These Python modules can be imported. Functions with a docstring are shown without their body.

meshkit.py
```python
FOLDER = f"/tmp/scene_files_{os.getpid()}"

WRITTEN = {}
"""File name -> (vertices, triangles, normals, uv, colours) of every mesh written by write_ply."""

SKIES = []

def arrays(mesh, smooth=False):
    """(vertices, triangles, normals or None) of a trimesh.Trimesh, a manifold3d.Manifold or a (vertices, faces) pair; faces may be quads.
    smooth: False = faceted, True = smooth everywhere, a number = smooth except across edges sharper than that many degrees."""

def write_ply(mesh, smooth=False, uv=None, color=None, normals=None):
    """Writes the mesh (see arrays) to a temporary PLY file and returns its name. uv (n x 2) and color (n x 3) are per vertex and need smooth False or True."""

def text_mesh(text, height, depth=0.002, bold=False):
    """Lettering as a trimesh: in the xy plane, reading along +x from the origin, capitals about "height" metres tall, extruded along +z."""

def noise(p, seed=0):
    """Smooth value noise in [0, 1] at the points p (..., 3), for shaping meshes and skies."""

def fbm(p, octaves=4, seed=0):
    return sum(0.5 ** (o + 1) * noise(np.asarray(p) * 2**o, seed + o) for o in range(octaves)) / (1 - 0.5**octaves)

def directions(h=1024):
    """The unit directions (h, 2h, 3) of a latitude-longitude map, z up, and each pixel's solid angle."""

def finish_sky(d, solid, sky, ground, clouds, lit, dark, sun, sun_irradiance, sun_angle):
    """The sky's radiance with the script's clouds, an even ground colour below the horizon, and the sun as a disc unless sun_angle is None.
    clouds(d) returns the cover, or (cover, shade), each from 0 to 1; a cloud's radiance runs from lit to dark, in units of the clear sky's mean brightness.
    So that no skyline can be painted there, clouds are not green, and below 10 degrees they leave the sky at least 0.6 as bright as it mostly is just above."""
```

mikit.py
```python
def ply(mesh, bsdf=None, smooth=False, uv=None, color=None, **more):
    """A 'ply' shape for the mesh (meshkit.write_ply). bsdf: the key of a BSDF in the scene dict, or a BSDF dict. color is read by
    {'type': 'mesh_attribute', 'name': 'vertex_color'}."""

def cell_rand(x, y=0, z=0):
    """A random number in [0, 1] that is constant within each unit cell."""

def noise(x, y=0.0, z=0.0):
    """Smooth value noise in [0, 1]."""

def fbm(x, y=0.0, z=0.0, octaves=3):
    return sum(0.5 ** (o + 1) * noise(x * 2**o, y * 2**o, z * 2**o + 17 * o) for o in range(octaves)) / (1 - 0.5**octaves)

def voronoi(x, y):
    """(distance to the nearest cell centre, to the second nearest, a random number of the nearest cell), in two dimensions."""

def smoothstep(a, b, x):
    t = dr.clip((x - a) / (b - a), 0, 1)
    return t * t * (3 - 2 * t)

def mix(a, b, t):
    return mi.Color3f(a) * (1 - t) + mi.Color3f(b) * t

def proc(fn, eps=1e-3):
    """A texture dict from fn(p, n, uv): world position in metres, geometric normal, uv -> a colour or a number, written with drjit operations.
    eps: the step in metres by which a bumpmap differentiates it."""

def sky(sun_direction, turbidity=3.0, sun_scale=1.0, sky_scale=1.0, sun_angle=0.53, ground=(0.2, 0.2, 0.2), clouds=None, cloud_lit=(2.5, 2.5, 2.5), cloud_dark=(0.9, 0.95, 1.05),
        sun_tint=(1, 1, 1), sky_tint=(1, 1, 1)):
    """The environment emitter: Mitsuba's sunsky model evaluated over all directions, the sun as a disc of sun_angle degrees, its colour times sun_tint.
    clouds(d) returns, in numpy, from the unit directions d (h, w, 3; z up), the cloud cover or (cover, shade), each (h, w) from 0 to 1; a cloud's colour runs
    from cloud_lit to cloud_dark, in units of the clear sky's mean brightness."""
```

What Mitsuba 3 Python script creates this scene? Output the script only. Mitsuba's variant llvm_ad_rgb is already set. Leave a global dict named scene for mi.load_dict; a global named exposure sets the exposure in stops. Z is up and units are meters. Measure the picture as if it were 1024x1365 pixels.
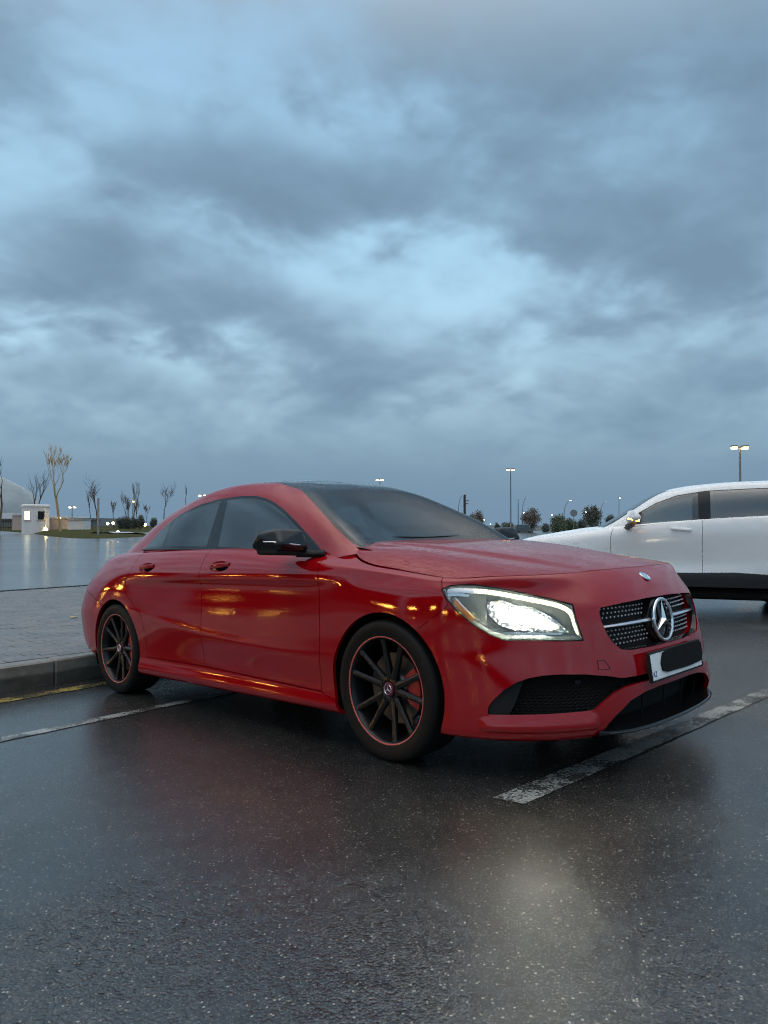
import math, random
import numpy as np, trimesh, mitsuba as mi, drjit as dr
import manifold3d as m3
from shapely.geometry import Polygon, LineString, Point
from shapely import affinity
import mikit, meshkit
from mikit import proc, noise, fbm, voronoi, cell_rand, smoothstep, mix

T = mi.ScalarTransform4f
scene, labels = {}, {}
rng = np.random.default_rng(7)

# ------------------------------------------------------------------ camera, sky, exposure
exposure = 1.3
CAM = np.array([2.320, -3.230, 1.060])
LOOK = np.array([-0.70456, 0.70939, 0.01903])
RIGHT = np.array([0.70952, 0.70468, 0.0])
scene['camera'] = {'type': 'perspective', 'fov': 2 * math.degrees(math.atan(512 / 972.05)), 'fov_axis': 'x',
                   'near_clip': 0.05, 'far_clip': 3000.0,
                   'to_world': T().look_at(origin=CAM.tolist(), target=(CAM + LOOK).tolist(), up=[0, 0, 1])}

HEAD = math.atan2(LOOK[1], LOOK[0])
# cloud masses in view: (azimuth right of the view, elevation, half widths, in degrees; how much darker or lighter)
MASSES = [(-10.5, 24.2, 11.0, 3.0, .62), (-3, 24.6, 5, 2.0, .25), (15.5, 20.5, 14.0, 4.6, .58), (-22.5, 16.2, 11.5, 4.0, .60), (-9, 14.2, 6.5, 2.4, .40), (-1.5, 11.0, 6.5, 2.8, .38), (26, 19.5, 6, 4.5, .35),
          (21, 32.5, 14, 5.5, .42), (5, 34.5, 8, 4.5, .34), (-29, 33, 4, 5, .22), (9, 28.0, 6, 2.5, .20), (14.5, 10.0, 8, 2.0, .24), (16, 7.4, 4.5, 1.5, .22), (27, 9.8, 4.0, 1.8, .34), (-20, 9.5, 12, 2.2, .24), (-27, 27, 5, 2, .14),
          (-18.5, 33.5, 8.5, 4.6, -.62), (-9, 35, 6, 3.2, -.40), (-4.5, 29.0, 9.0, 2.0, -.44), (-26, 24.0, 5.0, 2.6, -.44), (-20.5, 27.5, 7, 2.2, -.30), (1.0, 18.4, 9.0, 2.6, -.60), (7.5, 19.8, 4, 1.8, -.35), (-7, 18.6, 4, 2, -.25), (-26.0, 13.4, 3.0, 1.2, -.55),
          (21.5, 29.0, 4.0, 2.0, -.30), (24, 14.0, 8, 2.0, -.12), (11, 15.0, 6, 2.0, -.10), (5.5, 14.5, 6, 1.6, -.12), (-17, 12.2, 3.5, .9, -.30), (6, 8.2, 6, 1.4, -.18), (-29, 12, 3, 1.6, -.3)]


def clouds(d):
    el = np.degrees(np.arcsin(np.clip(d[..., 2], -1, 1)))
    az = np.arctan2(d[..., 1], d[..., 0]) - HEAD
    az = -np.degrees(np.mod(az + np.pi, 2 * np.pi) - np.pi)
    q = d * np.array([1, 1, 1.4])
    w1 = meshkit.fbm(q * 5.0 + 3.0, 4, 3) - .5
    w2 = meshkit.fbm(q * 5.0 + 31.0, 4, 7) - .5
    wv = np.stack([w1, w2, -w1], -1)
    big = meshkit.fbm(q * 3.6 + wv * .5 + 11.0, 6, 5)
    fine = meshkit.fbm(q * 11.0 + wv * 1.2 + 2.0, 6, 9)
    wisp = meshkit.fbm(q * np.array([24, 24, 30.0]) + wv * 3.5, 5, 21)
    A = az + 13 * w1 + 5 * (fine - .5)
    E = el + 7 * w2 + 4.5 * (fine - .5) + 1.6 * (wisp - .5)
    s = .50 + .70 * (big - .5) + .95 * (fine - .5) + .45 * (wisp - .5)
    for a, e, ra, re, k in MASSES:
        s = s + k * .85 * np.exp(-(((A - a) / ra) ** 2 + ((E - e) / re) ** 2))
    h = np.exp(-(np.maximum(el, 0) / 7.0) ** 2)               # rain haze evens the clouds towards the horizon
    s = s * (1 - .72 * h) + .62 * .72 * h
    s = 1 / (1 + np.exp(-4.8 * (s - .46))) + (.10 * (wisp - .5) + .16 * (fine - .5)) * (1 - h)
    # thin blue gaps between the clouds; towards the zenith the overcast is a thinner, brighter, greyer sheet
    gap = (1 - .12 - .88 * np.clip(s, 0, 1.1)) * np.clip(.66 + .012 * el, 0, 1)
    z = np.clip((el - 29) / 34, 0, 1); thin = z * z * (3 - 2 * z)
    low = np.clip((el - 1) / 15, 0, 1)
    cover = 1 - np.clip(gap, 0, 1) * (1 - thin) * low * low * (3 - 2 * low)
    shade = 1 - thin * np.clip(.95 + .45 * (big - .5) + .5 * (fine - .5), 0, 1)
    return np.clip(cover, 0, 1), np.clip(shade, 0, 1)


scene['sky'] = mikit.sky([-0.15, -0.25, 0.95], turbidity=3, sun_scale=0.0, sky_scale=1.0, sun_angle=20, clouds=clouds, sky_tint=(4.5, 4.1, 2.9),
                         cloud_lit=(2.1, 2.14, 2.14), cloud_dark=(.235, .375, .52), ground=(.05, .055, .06))

# ------------------------------------------------------------------ materials
scene['car_paint'] = {'type': 'twosided', 'bsdf': {'type': 'roughplastic', 'distribution': 'beckmann', 'alpha': 0.008, 'int_ior': 1.62,
                      'nonlinear': True, 'diffuse_reflectance': {'type': 'rgb', 'value': [0.56, 0.004, 0.013]}}}


def simple(key, col, rough=0.5, metal=0.0, spec=0.5, **kw):
    scene[key] = {'type': 'twosided', 'bsdf': {'type': 'principled', 'base_color': {'type': 'rgb', 'value': list(col)}, 'roughness': rough, 'metallic': metal, 'specular': spec, **kw}}


def wet_drops(p, n, uv):
    f1, f2, r = voronoi(p.x * 88 + p.z * 20, p.y * 88)
    g1, g2, q = voronoi(p.x * 150 + 9, p.y * 150 + p.z * 40)
    up = smoothstep(.25, .8, n.z)
    rad = .12 + .33 * r
    drop = dr.sqrt(dr.maximum(0.0, rad * rad - f1 * f1)) * dr.select(r > .45, 1.0, 0.0)
    small = dr.sqrt(dr.maximum(0.0, .1 - g1 * g1)) * dr.select(q > .5, .5, 0.0)
    return (drop + small * .5) * .0075 * (.06 + .94 * up)


scene['wet_paint'] = {'type': 'twosided', 'bsdf': {'type': 'bumpmap', 'arbitrary': proc(wet_drops, 4e-4), 'scale': 1.0, 'bsdf': scene['car_paint']['bsdf']}}
simple('gloss_black', (.006, .006, .007), .08, spec=.45)
simple('black_plastic', (.011, .011, .0115), .6, spec=.25)
simple('matt_black', (.006, .006, .006), .8, spec=.2)
simple('rubber', (.009, .0085, .0085), .55, spec=.15)
simple('wheel_black', (.006, .006, .0065), .28, spec=.4)
simple('chrome', (.82, .83, .85), .10, 1.0)
simple('silver', (.70, .71, .73), .25, 1.0)
simple('dark_metal', (.10, .095, .09), .4, .8)
simple('rust_metal', (.28, .20, .14), .5, .6)
simple('caliper_red', (.26, .015, .015), .3)
simple('cap_red', (.10, .008, .018), .3)
simple('ring_red', (.55, .10, .08), .35)
simple('cabin', (.035, .036, .038), .8, spec=.2)
simple('cabin_light', (.10, .10, .105), .8, spec=.2)
simple('plate_white', (.75, .75, .73), .35)
simple('lamp_reflector', (.62, .64, .66), .18, .9)
simple('lamp_dark', (.05, .055, .06), .25, .4)
simple('amber_plastic', (.65, .22, .05), .25)
simple('blue_ink', (.05, .10, .30), .5)


def tinted(key, tint, w):
    """window glass under a dark film: part clear thin glass, part black gloss"""
    scene[key] = {'type': 'twosided', 'bsdf': {'type': 'roughplastic', 'distribution': 'beckmann', 'alpha': .01, 'int_ior': 2.75, 'diffuse_reflectance': {'type': 'rgb', 'value': [.006, .008, .008]}}}
    d = scene.pop(key)['bsdf']
    scene[key] = {'type': 'blendbsdf', 'weight': w, 'a': {'type': 'thindielectric', 'int_ior': 2.1, 'specular_transmittance': {'type': 'rgb', 'value': tint}}, 'b': d}


tinted('glass_dark', [.40, .48, .48], .55)
tinted('glass_clear', [.70, .80, .80], .35)
scene['lens_clear'] = {'type': 'thindielectric', 'int_ior': 1.45}

# ------------------------------------------------------------------ adding things
W0 = np.eye(4)
CARW = np.eye(4)
CARW[:3, :3] = [[0.99887101, -0.00015075, -0.04750454], [0, 0.99999497, -0.0031733], [0.04750478, 0.00316972, 0.99886598]]


def uniq(key):
    if key not in scene and key not in labels:
        return key
    i = 1
    while f'{key}_{i:03d}' in scene or f'{key}_{i:03d}' in labels:
        i += 1
    return f'{key}_{i:03d}'


class Thing:
    """a top-level thing: gives its parts keys below its own and puts them through one transform"""

    def __init__(self, name, label, category, group=None, world=None):
        self.key = uniq(name)
        labels[self.key] = {'label': label, 'category': category}
        if group:
            labels[self.key]['group'] = group
        self.world = W0 if world is None else world

    def put(self, name, mesh, mat, smooth=30, normals=None, parent=None, label=None, emit=None, kind=None):
        key = uniq((parent or self.key) + '__' + name)
        shape_add(key, mesh, mat, smooth, normals, self.world, emit)
        if label or kind:
            labels[key] = {}
            if label: labels[key]['label'] = label
            if kind: labels[key]['kind'] = kind
        return key

    def reuse(self, name, src, parent=None, world=None, mat=None):
        key = uniq((parent or self.key) + '__' + name)
        d = dict(scene[src])
        d['to_world'] = T((self.world if world is None else world).tolist())
        if mat: d['bsdf'] = {'type': 'ref', 'id': mat}
        scene[key] = d
        return key


def shape_add(key, mesh, mat, smooth=30, normals=None, world=None, emit=None):
    if normals is not None:
        path = meshkit.write_ply(mesh, False, normals=normals)
        d = {'type': 'ply', 'filename': path, 'face_normals': False}
    else:
        d = mikit.ply(mesh, None, smooth=smooth)
    d['bsdf'] = {'type': 'ref', 'id': mat}
    if world is not None and not np.allclose(world, np.eye(4)):
        d['to_world'] = T(np.asarray(world).tolist())
    if emit is not None:
        d['emitter'] = {'type': 'area', 'radiance': {'type': 'rgb', 'value': list(emit)}}
    scene[key] = d
    return key


def single(name, mesh, mat, label, category, group=None, smooth=30, world=None, emit=None):
    key = uniq(name)
    shape_add(key, mesh, mat, smooth, None, world, emit)
    labels[key] = {'label': label, 'category': category}
    if group: labels[key]['group'] = group
    return key


def structure(name, mesh, mat, smooth=30, kind='structure', normals=None):
    key = uniq(name)
    shape_add(key, mesh, mat, smooth, normals)
    labels[key] = {'kind': kind}
    return key


def M4(rot=None, loc=(0, 0, 0)):
    m = np.eye(4)
    if rot is not None: m[:3, :3] = rot
    m[:3, 3] = loc
    return m


def Rz(a):
    c, s = math.cos(a), math.sin(a)
    return np.array([[c, -s, 0], [s, c, 0], [0, 0, 1.0]])


def cat(ms):
    return trimesh.util.concatenate([m for m in ms])


def box(size, c=(0, 0, 0), bevel=0.0):
    s = np.asarray(size, float)
    if bevel <= 0:
        b = trimesh.creation.box(s)
    else:
        h, e = s / 2, min(bevel, min(s) / 2.2)
        pts = []
        for sx in (-1, 1):
            for sy in (-1, 1):
                for sz in (-1, 1):
                    g = np.array([sx, sy, sz]) * h
                    for k in range(3):
                        o = g - np.array([sx, sy, sz]) * e
                        o[k] = g[k]
                        pts.append(o)
        b = trimesh.convex.convex_hull(np.array(pts))
    b.apply_translation(c)
    return b


def tube(pts, r, n=8, caps=True):
    """a round bar along a polyline; r a number or one per point"""
    P = np.asarray(pts, float)
    r = np.atleast_1d(np.asarray(r, float))
    r = np.interp(np.linspace(0, 1, len(P)), np.linspace(0, 1, len(r)), r) if len(r) > 1 else np.full(len(P), r[0])
    t = np.gradient(P, axis=0)
    t /= np.linalg.norm(t, axis=1, keepdims=True)
    ref = np.array([0, 0, 1.0]) if abs(t[0, 2]) < .9 else np.array([1.0, 0, 0])
    V = []
    a = np.arange(n) * 2 * np.pi / n
    u = np.cross(t[0], ref); u /= np.linalg.norm(u)
    for i in range(len(P)):
        u = u - t[i] * (u @ t[i]); u /= np.linalg.norm(u)
        v = np.cross(t[i], u)
        V.append(P[i] + r[i] * (np.cos(a)[:, None] * u + np.sin(a)[:, None] * v))
    V = np.concatenate(V)
    F = []
    for i in range(len(P) - 1):
        for k in range(n):
            p, q = i * n + k, i * n + (k + 1) % n
            F += [[p, q, q + n], [p, q + n, p + n]]
    if caps:
        V = np.vstack([V, P[0], P[-1]])
        L = len(V)
        for k in range(n):
            F += [[(k + 1) % n, k, L - 2], [(len(P) - 1) * n + k, (len(P) - 1) * n + (k + 1) % n, L - 1]]
    return trimesh.Trimesh(V, F, process=False)


def lathe(prof, n=64, axis='z'):
    """profile of (r, h) turned about z (or y)"""
    p = np.asarray(prof, float)
    a = np.arange(n) * 2 * np.pi / n
    V = np.stack([p[:, None, 0] * np.cos(a), p[:, None, 0] * np.sin(a), np.repeat(p[:, 1:2], n, 1)], -1).reshape(-1, 3)
    F = []
    for i in range(len(p) - 1):
        for k in range(n):
            A, B = i * n + k, i * n + (k + 1) % n
            F += [[A, B, B + n], [A, B + n, A + n]]
    m = trimesh.Trimesh(V, F, process=False)
    if axis == 'y':      # h runs along -y (towards the right side of a car)
        m.vertices = np.stack([V[:, 0], -V[:, 2], V[:, 1]], -1)
    return m


def spline(pts, n=40, closed=False):
    """a smooth curve through points"""
    from scipy.interpolate import CubicSpline
    P = np.asarray(pts, float)
    if closed: P = np.vstack([P, P[:1]])
    s = np.r_[0, np.cumsum(np.sqrt(np.linalg.norm(np.diff(P, axis=0), axis=1)))]
    c = CubicSpline(s, P, bc_type='periodic' if closed else 'natural')
    return c(np.linspace(0, s[-1], n, endpoint=not closed))


def roundpoly(poly, r):
    p = Polygon(poly)
    return np.array(p.buffer(-r, join_style=1).buffer(2 * r, join_style=1, quad_segs=6).buffer(-r, join_style=1, quad_segs=6).exterior.coords)[:-1]


# ------------------------------------------------------------------ B-spline surfaces, slabs and cut panels
def bmat(t, n, periodic):
    """uniform cubic B-spline weights of n control points at parameters t"""
    i = np.floor(t).astype(int)
    if not periodic: i = np.clip(i, 0, n - 2)
    f = t - i
    w = np.stack([(1 - f) ** 3, 3 * f ** 3 - 6 * f ** 2 + 4, -3 * f ** 3 + 3 * f ** 2 + 3 * f + 1, f ** 3], -1) / 6
    B = np.zeros((len(t), n))
    for k in range(4):
        j = i - 1 + k
        if periodic:
            np.add.at(B, (np.arange(len(t)), j % n), w[:, k])
        else:
            lo, hi = j < 0, j >= n
            ok = ~(lo | hi)
            np.add.at(B, (np.nonzero(ok)[0], j[ok]), w[ok, k])
            for sel, e, g in ((lo, 0, 1), (hi, n - 1, n - 2)):
                r = np.nonzero(sel)[0]
                np.add.at(B, (r, np.full(len(r), e)), 2 * w[sel, k])
                np.add.at(B, (r, np.full(len(r), g)), -w[sel, k])
    return B


class Surf:
    """a closed loop (u) of stations by levels (v); rows of the net: levels; the right half is given and mirrored"""

    def __init__(self, net, fit=2):
        half = np.asarray(net, float)                       # (levels, stations, 3), y <= 0 side, first and last on y = 0
        left = half[:, -2:0:-1] * [1, -1, 1]
        self.ns = half.shape[1]
        self.P0 = np.concatenate([half, left], 1)
        self.nv, self.nu = self.P0.shape[:2]
        P = self.P0.copy()
        Bu, Bv = bmat(np.arange(self.nu, dtype=float), self.nu, True), bmat(np.arange(self.nv, dtype=float), self.nv, False)
        for _ in range(fit):
            P = P + (self.P0 - np.einsum('ai,bj,ijk->abk', Bv, Bu, P))
        self.P = P

    def grid(self, us, vs):
        Bu, Bv = bmat(np.asarray(us, float), self.nu, True), bmat(np.asarray(vs, float), self.nv, False)
        S = np.einsum('ai,bj,ijk->abk', Bv, Bu, self.P)
        e = 1e-3
        du = np.einsum('ai,bj,ijk->abk', Bv, bmat(np.asarray(us) + e, self.nu, True) - bmat(np.asarray(us) - e, self.nu, True), self.P)
        vh = np.clip(np.asarray(vs) + e, 0, self.nv - 1 - 1e-9); vl = np.clip(np.asarray(vs) - e, 0, self.nv - 1)
        dv = np.einsum('ai,bj,ijk->abk', bmat(vh, self.nv, False) - bmat(vl, self.nv, False), Bu, self.P)
        N = np.cross(du, dv)
        L = np.linalg.norm(N, axis=-1, keepdims=True)
        N = N / np.maximum(L, 1e-12)
        return S, N


def slab(S, N, thick, closed_u=False, skew=None):
    """a solid between the grid S (v, u, 3) and its copy moved in by thick; vertices carry normal and a flag 1 outer, 2 inner"""
    nv, nu = S.shape[:2]
    idx = np.arange(nv * nu).reshape(nv, nu)
    cols = nu if closed_u else nu - 1
    a, b = idx[:-1, :cols], np.roll(idx, -1, 1)[:-1, :cols]
    c, d = np.roll(idx, -1, 1)[1:, :cols], idx[1:, :cols]
    out = np.concatenate([np.stack([a, b, c], -1).reshape(-1, 3), np.stack([a, c, d], -1).reshape(-1, 3)])
    n = nv * nu
    Pin = S - N * thick
    V = [np.hstack([S.reshape(-1, 3), N.reshape(-1, 3), np.ones((n, 1))]), np.hstack([Pin.reshape(-1, 3), -N.reshape(-1, 3), np.full((n, 1), 2.0)])]
    F = [out, out[:, ::-1] + n]
    rims = []
    lo, hi = idx[0], idx[-1]
    if closed_u:
        rims = [list(lo) + [lo[0]], list(hi[::-1]) + [hi[-1]]]
    else:
        rims = [list(np.concatenate([idx[0, :], idx[1:, -1], idx[-1, -2::-1], idx[-2::-1, 0]]))]
    mf, mt = [], []
    base = 2 * n
    for rim in rims:
        r = np.array(rim)
        P = np.vstack([V[0][r, :3], V[1][r, :3]])
        k = len(r)
        V.append(np.hstack([P, np.zeros((2 * k, 3)), np.full((2 * k, 1), 3.0)]))
        mf += list(range(base, base + 2 * k)); mt += list(r) + list(r + n)
        i = np.arange(k - 1) + base
        F += [np.stack([i + 1, i, i + k], -1), np.stack([i + 1, i + k, i + k + 1], -1)]
        base += 2 * k
    V = np.concatenate(V).astype(np.float32); F = np.concatenate(F).astype(np.uint32)
    man = m3.Manifold(m3.Mesh(V, F, merge_from_vert=np.array(mf, np.uint32), merge_to_vert=np.array(mt, np.uint32)))
    if man.status() != m3.Error.NoError or man.num_tri() == 0:
        print('slab', man.status(), len(V))
    return man


def faces_of(man, outer_only=False, flip_y=False):
    """(vertices, faces, normals) of a cut slab: the sheet keeps its smooth normals, cut faces are flat"""
    me = man.to_mesh()
    V, F = np.asarray(me.vert_properties, float), np.asarray(me.tri_verts, int)
    if V.shape[1] < 7: V = np.hstack([V, np.zeros((len(V), 7 - V.shape[1]))])
    P, N, flag = V[:, :3], V[:, 3:6], V[:, 6]
    g = np.cross(P[F[:, 1]] - P[F[:, 0]], P[F[:, 2]] - P[F[:, 0]])
    area = np.linalg.norm(g, axis=1)
    F, g, area = F[area > 1e-12], g[area > 1e-12], area[area > 1e-12]
    g = g / area[:, None]
    ln = np.linalg.norm(N, axis=1)
    sm = (ln[F] > .3).all(1)
    if outer_only: sm &= (np.abs(flag[F] - 1) < .05).all(1)
    A = F[sm]
    used, inv = np.unique(A, return_inverse=True)
    Pa, Na = P[used], N[used] / np.maximum(ln[used], 1e-9)[:, None]
    Fa = inv.reshape(-1, 3)
    if len(Fa):
        dots = np.einsum('ij,ij->i', Na[Fa].mean(1), g[sm])
        s = np.ones(len(used)); acc = np.zeros(len(used))
        for k in range(3): np.add.at(acc, Fa[:, k], dots * area[sm])
        s[acc < 0] = -1
        Na = Na * s[:, None]
    if outer_only:
        P2, F2, N2 = Pa, Fa, Na
    else:
        Bf = F[~sm]
        Pb = P[Bf].reshape(-1, 3); Nb = np.repeat(g[~sm], 3, 0)
        P2 = np.vstack([Pa, Pb]); N2 = np.vstack([Na, Nb]); F2 = np.vstack([Fa, np.arange(len(Pb)).reshape(-1, 3) + len(Pa)])
    if flip_y:
        P2, N2, F2 = P2 * [1, -1, 1], N2 * [1, -1, 1], F2[:, ::-1]
    return P2, F2, N2


def prism(poly, frame, lo, hi):
    """an extruded polygon: frame = (origin, a, b, n) with poly in (a, b) and extruded along n from lo to hi"""
    o, a, b, n = [np.asarray(x, float) for x in frame]
    p = np.asarray(poly, float)
    if np.dot(np.cross(a, b), n) < 0:
        raise ValueError('frame')
    cs = m3.CrossSection([p if Polygon(p).exterior.is_ccw else p[::-1]])
    e = cs.extrude(hi - lo)
    m = np.stack([a, b, n, o + n * lo], 1)
    return e.transform(m)


SIDE = ((0, 0, 0), (1, 0, 0), (0, 0, 1), (0, -1, 0))       # polygons in (x, z), extruded to the right (-y)
FRONT = ((0, 0, 0), (0, 1, 0), (0, 0, 1), (1, 0, 0))       # polygons in (y, z), extruded forward
PLAN = ((0, 0, 0), (1, 0, 0), (0, 1, 0), (0, 0, 1))


def to_man(mesh):
    return m3.Manifold(m3.Mesh(np.asarray(mesh.vertices, np.float32), np.asarray(mesh.faces, np.uint32)))


class Flat:
    """distance of a surface grid along a projection axis, for laying details on it"""

    def __init__(self, S, N, frame, keep=0.05):
        from scipy.interpolate import LinearNDInterpolator
        o, a, b, n = [np.asarray(x, float) for x in frame]
        Q, NN = S.reshape(-1, 3), N.reshape(-1, 3)
        ok = NN @ n > keep
        Q = Q[ok] - o
        self.f = LinearNDInterpolator(np.stack([Q @ a, Q @ b], -1), Q @ n)
        self.o, self.a, self.b, self.n = o, a, b, n

    def at(self, st, off=0.0):
        st = np.atleast_2d(st)
        h = self.f(st)
        return self.o + st[:, :1] * self.a + st[:, 1:2] * self.b + (h + off)[:, None] * self.n
# ------------------------------------------------------------------ the red saloon car: body surfaces
from scipy.interpolate import PchipInterpolator, CubicSpline

_zc = PchipInterpolator([-.62, -.45, -.13, .19, .39, .6, .70, .785, .84], [1.012, 1.004, .984, .946, .913, .873, .852, .832, .812])
_mixp = PchipInterpolator([-.6, -.3, .3, .8], [.10, .16, .42, .62])


def hood_z(x, w):
    """height of the bonnet over the plan"""
    x, w = np.asarray(x, float), np.abs(np.asarray(w, float))
    drop = np.interp(x, [-.55, -.2, .12, .36, .62, .785], [.095, .090, .093, .089, .065, .060])
    m = _mixp(np.clip(x, -.6, .8))
    e = np.clip(w / .80, 0, 1.1)
    z = _zc(np.clip(x, -.62, .84)) - drop * (m * e ** 2 + (1 - m) * e ** 9)
    line = np.interp(x, [-.5, .2, .7], [.56, .47, .37])
    fade = np.clip((x + .45) / .2, 0, 1) * np.clip((.8 - x) / .35, 0, 1)
    return z + .010 * fade * (1 / (1 + np.exp((w - line) / .012)) - .5)


# stations (0 rear centre ... 19 front centre), w = distance from the centre plane; rows are the levels of the body side
def lev(rows):
    r = np.array(rows, float)
    return np.stack([r[:, 0], -r[:, 1], r[:, 2]], -1)


A = lev([(-3.60, 0, .25), (-3.60, .28, .25), (-3.57, .5, .25), (-3.50, .64, .25), (-3.36, .72, .24), (-3.12, .76, .22), (-2.70, .79, .165), (-2.25, .80, .160), (-1.70, .80, .160), (-1.10, .80, .160),
         (-.55, .80, .160), (-.2, .80, .16), (.12, .81, .16), (.36, .81, .160), (.56, .755, .160), (.715, .66, .162), (.82, .53, .165), (.875, .385, .168), (.90, .19, .168), (.907, 0, .168)])
B = lev([(-3.66, 0, .265), (-3.655, .28, .265), (-3.63, .5, .265), (-3.56, .66, .26), (-3.39, .765, .25), (-3.13, .825, .23), (-2.70, .855, .180), (-2.25, .857, .172), (-1.70, .857, .170), (-1.10, .857, .170),
         (-.55, .857, .172), (-.2, .86, .17), (.12, .868, .17), (.36, .86, .172), (.565, .80, .172), (.735, .695, .175), (.845, .565, .178), (.905, .41, .182), (.935, .2, .184), (.942, 0, .184)])
Cc = lev([(-3.68, 0, .31), (-3.675, .28, .31), (-3.65, .5, .31), (-3.585, .67, .31), (-3.415, .785, .30), (-3.14, .850, .28), (-2.70, .875, .235), (-2.25, .880, .226), (-1.70, .880, .222), (-1.10, .880, .218),
          (-.55, .880, .214), (-.2, .88, .215), (.12, .884, .215), (.36, .872, .215), (.572, .812, .215), (.752, .712, .220), (.868, .585, .225), (.928, .43, .228), (.953, .21, .230), (.960, 0, .230)])
D = lev([(-3.70, 0, .38), (-3.695, .28, .38), (-3.665, .5, .38), (-3.60, .68, .38), (-3.43, .800, .38), (-3.15, .866, .37), (-2.70, .876, .325), (-2.25, .866, .302), (-1.70, .862, .296), (-1.10, .862, .288),
         (-.55, .864, .275), (-.2, .872, .28), (.12, .880, .29), (.36, .870, .31), (.572, .812, .32), (.755, .712, .33), (.868, .585, .335), (.930, .43, .335), (.953, .21, .335), (.960, 0, .335)])
E_ = lev([(-3.715, 0, .50), (-3.71, .28, .50), (-3.68, .5, .50), (-3.615, .685, .50), (-3.445, .810, .52), (-3.16, .876, .545), (-2.70, .887, .56), (-2.25, .889, .548), (-1.70, .889, .480), (-1.10, .888, .440),
          (-.55, .884, .41), (-.2, .884, .42), (.12, .886, .44), (.36, .868, .46), (.568, .800, .46), (.738, .700, .46), (.850, .578, .45), (.915, .43, .445), (.945, .21, .445), (.951, 0, .445)])
E2 = lev([(-3.718, 0, .56), (-3.713, .28, .56), (-3.683, .5, .56), (-3.615, .683, .56), (-3.443, .806, .58), (-3.16, .872, .605), (-2.70, .887, .62), (-2.25, .885, .60), (-1.70, .8845, .535), (-1.10, .8845, .50),
          (-.55, .884, .48), (-.2, .882, .49), (.12, .885, .51), (.36, .864, .53), (.563, .793, .53), (.730, .693, .535), (.842, .568, .53), (.90, .43, .52), (.932, .21, .52), (.938, 0, .52)])
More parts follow.
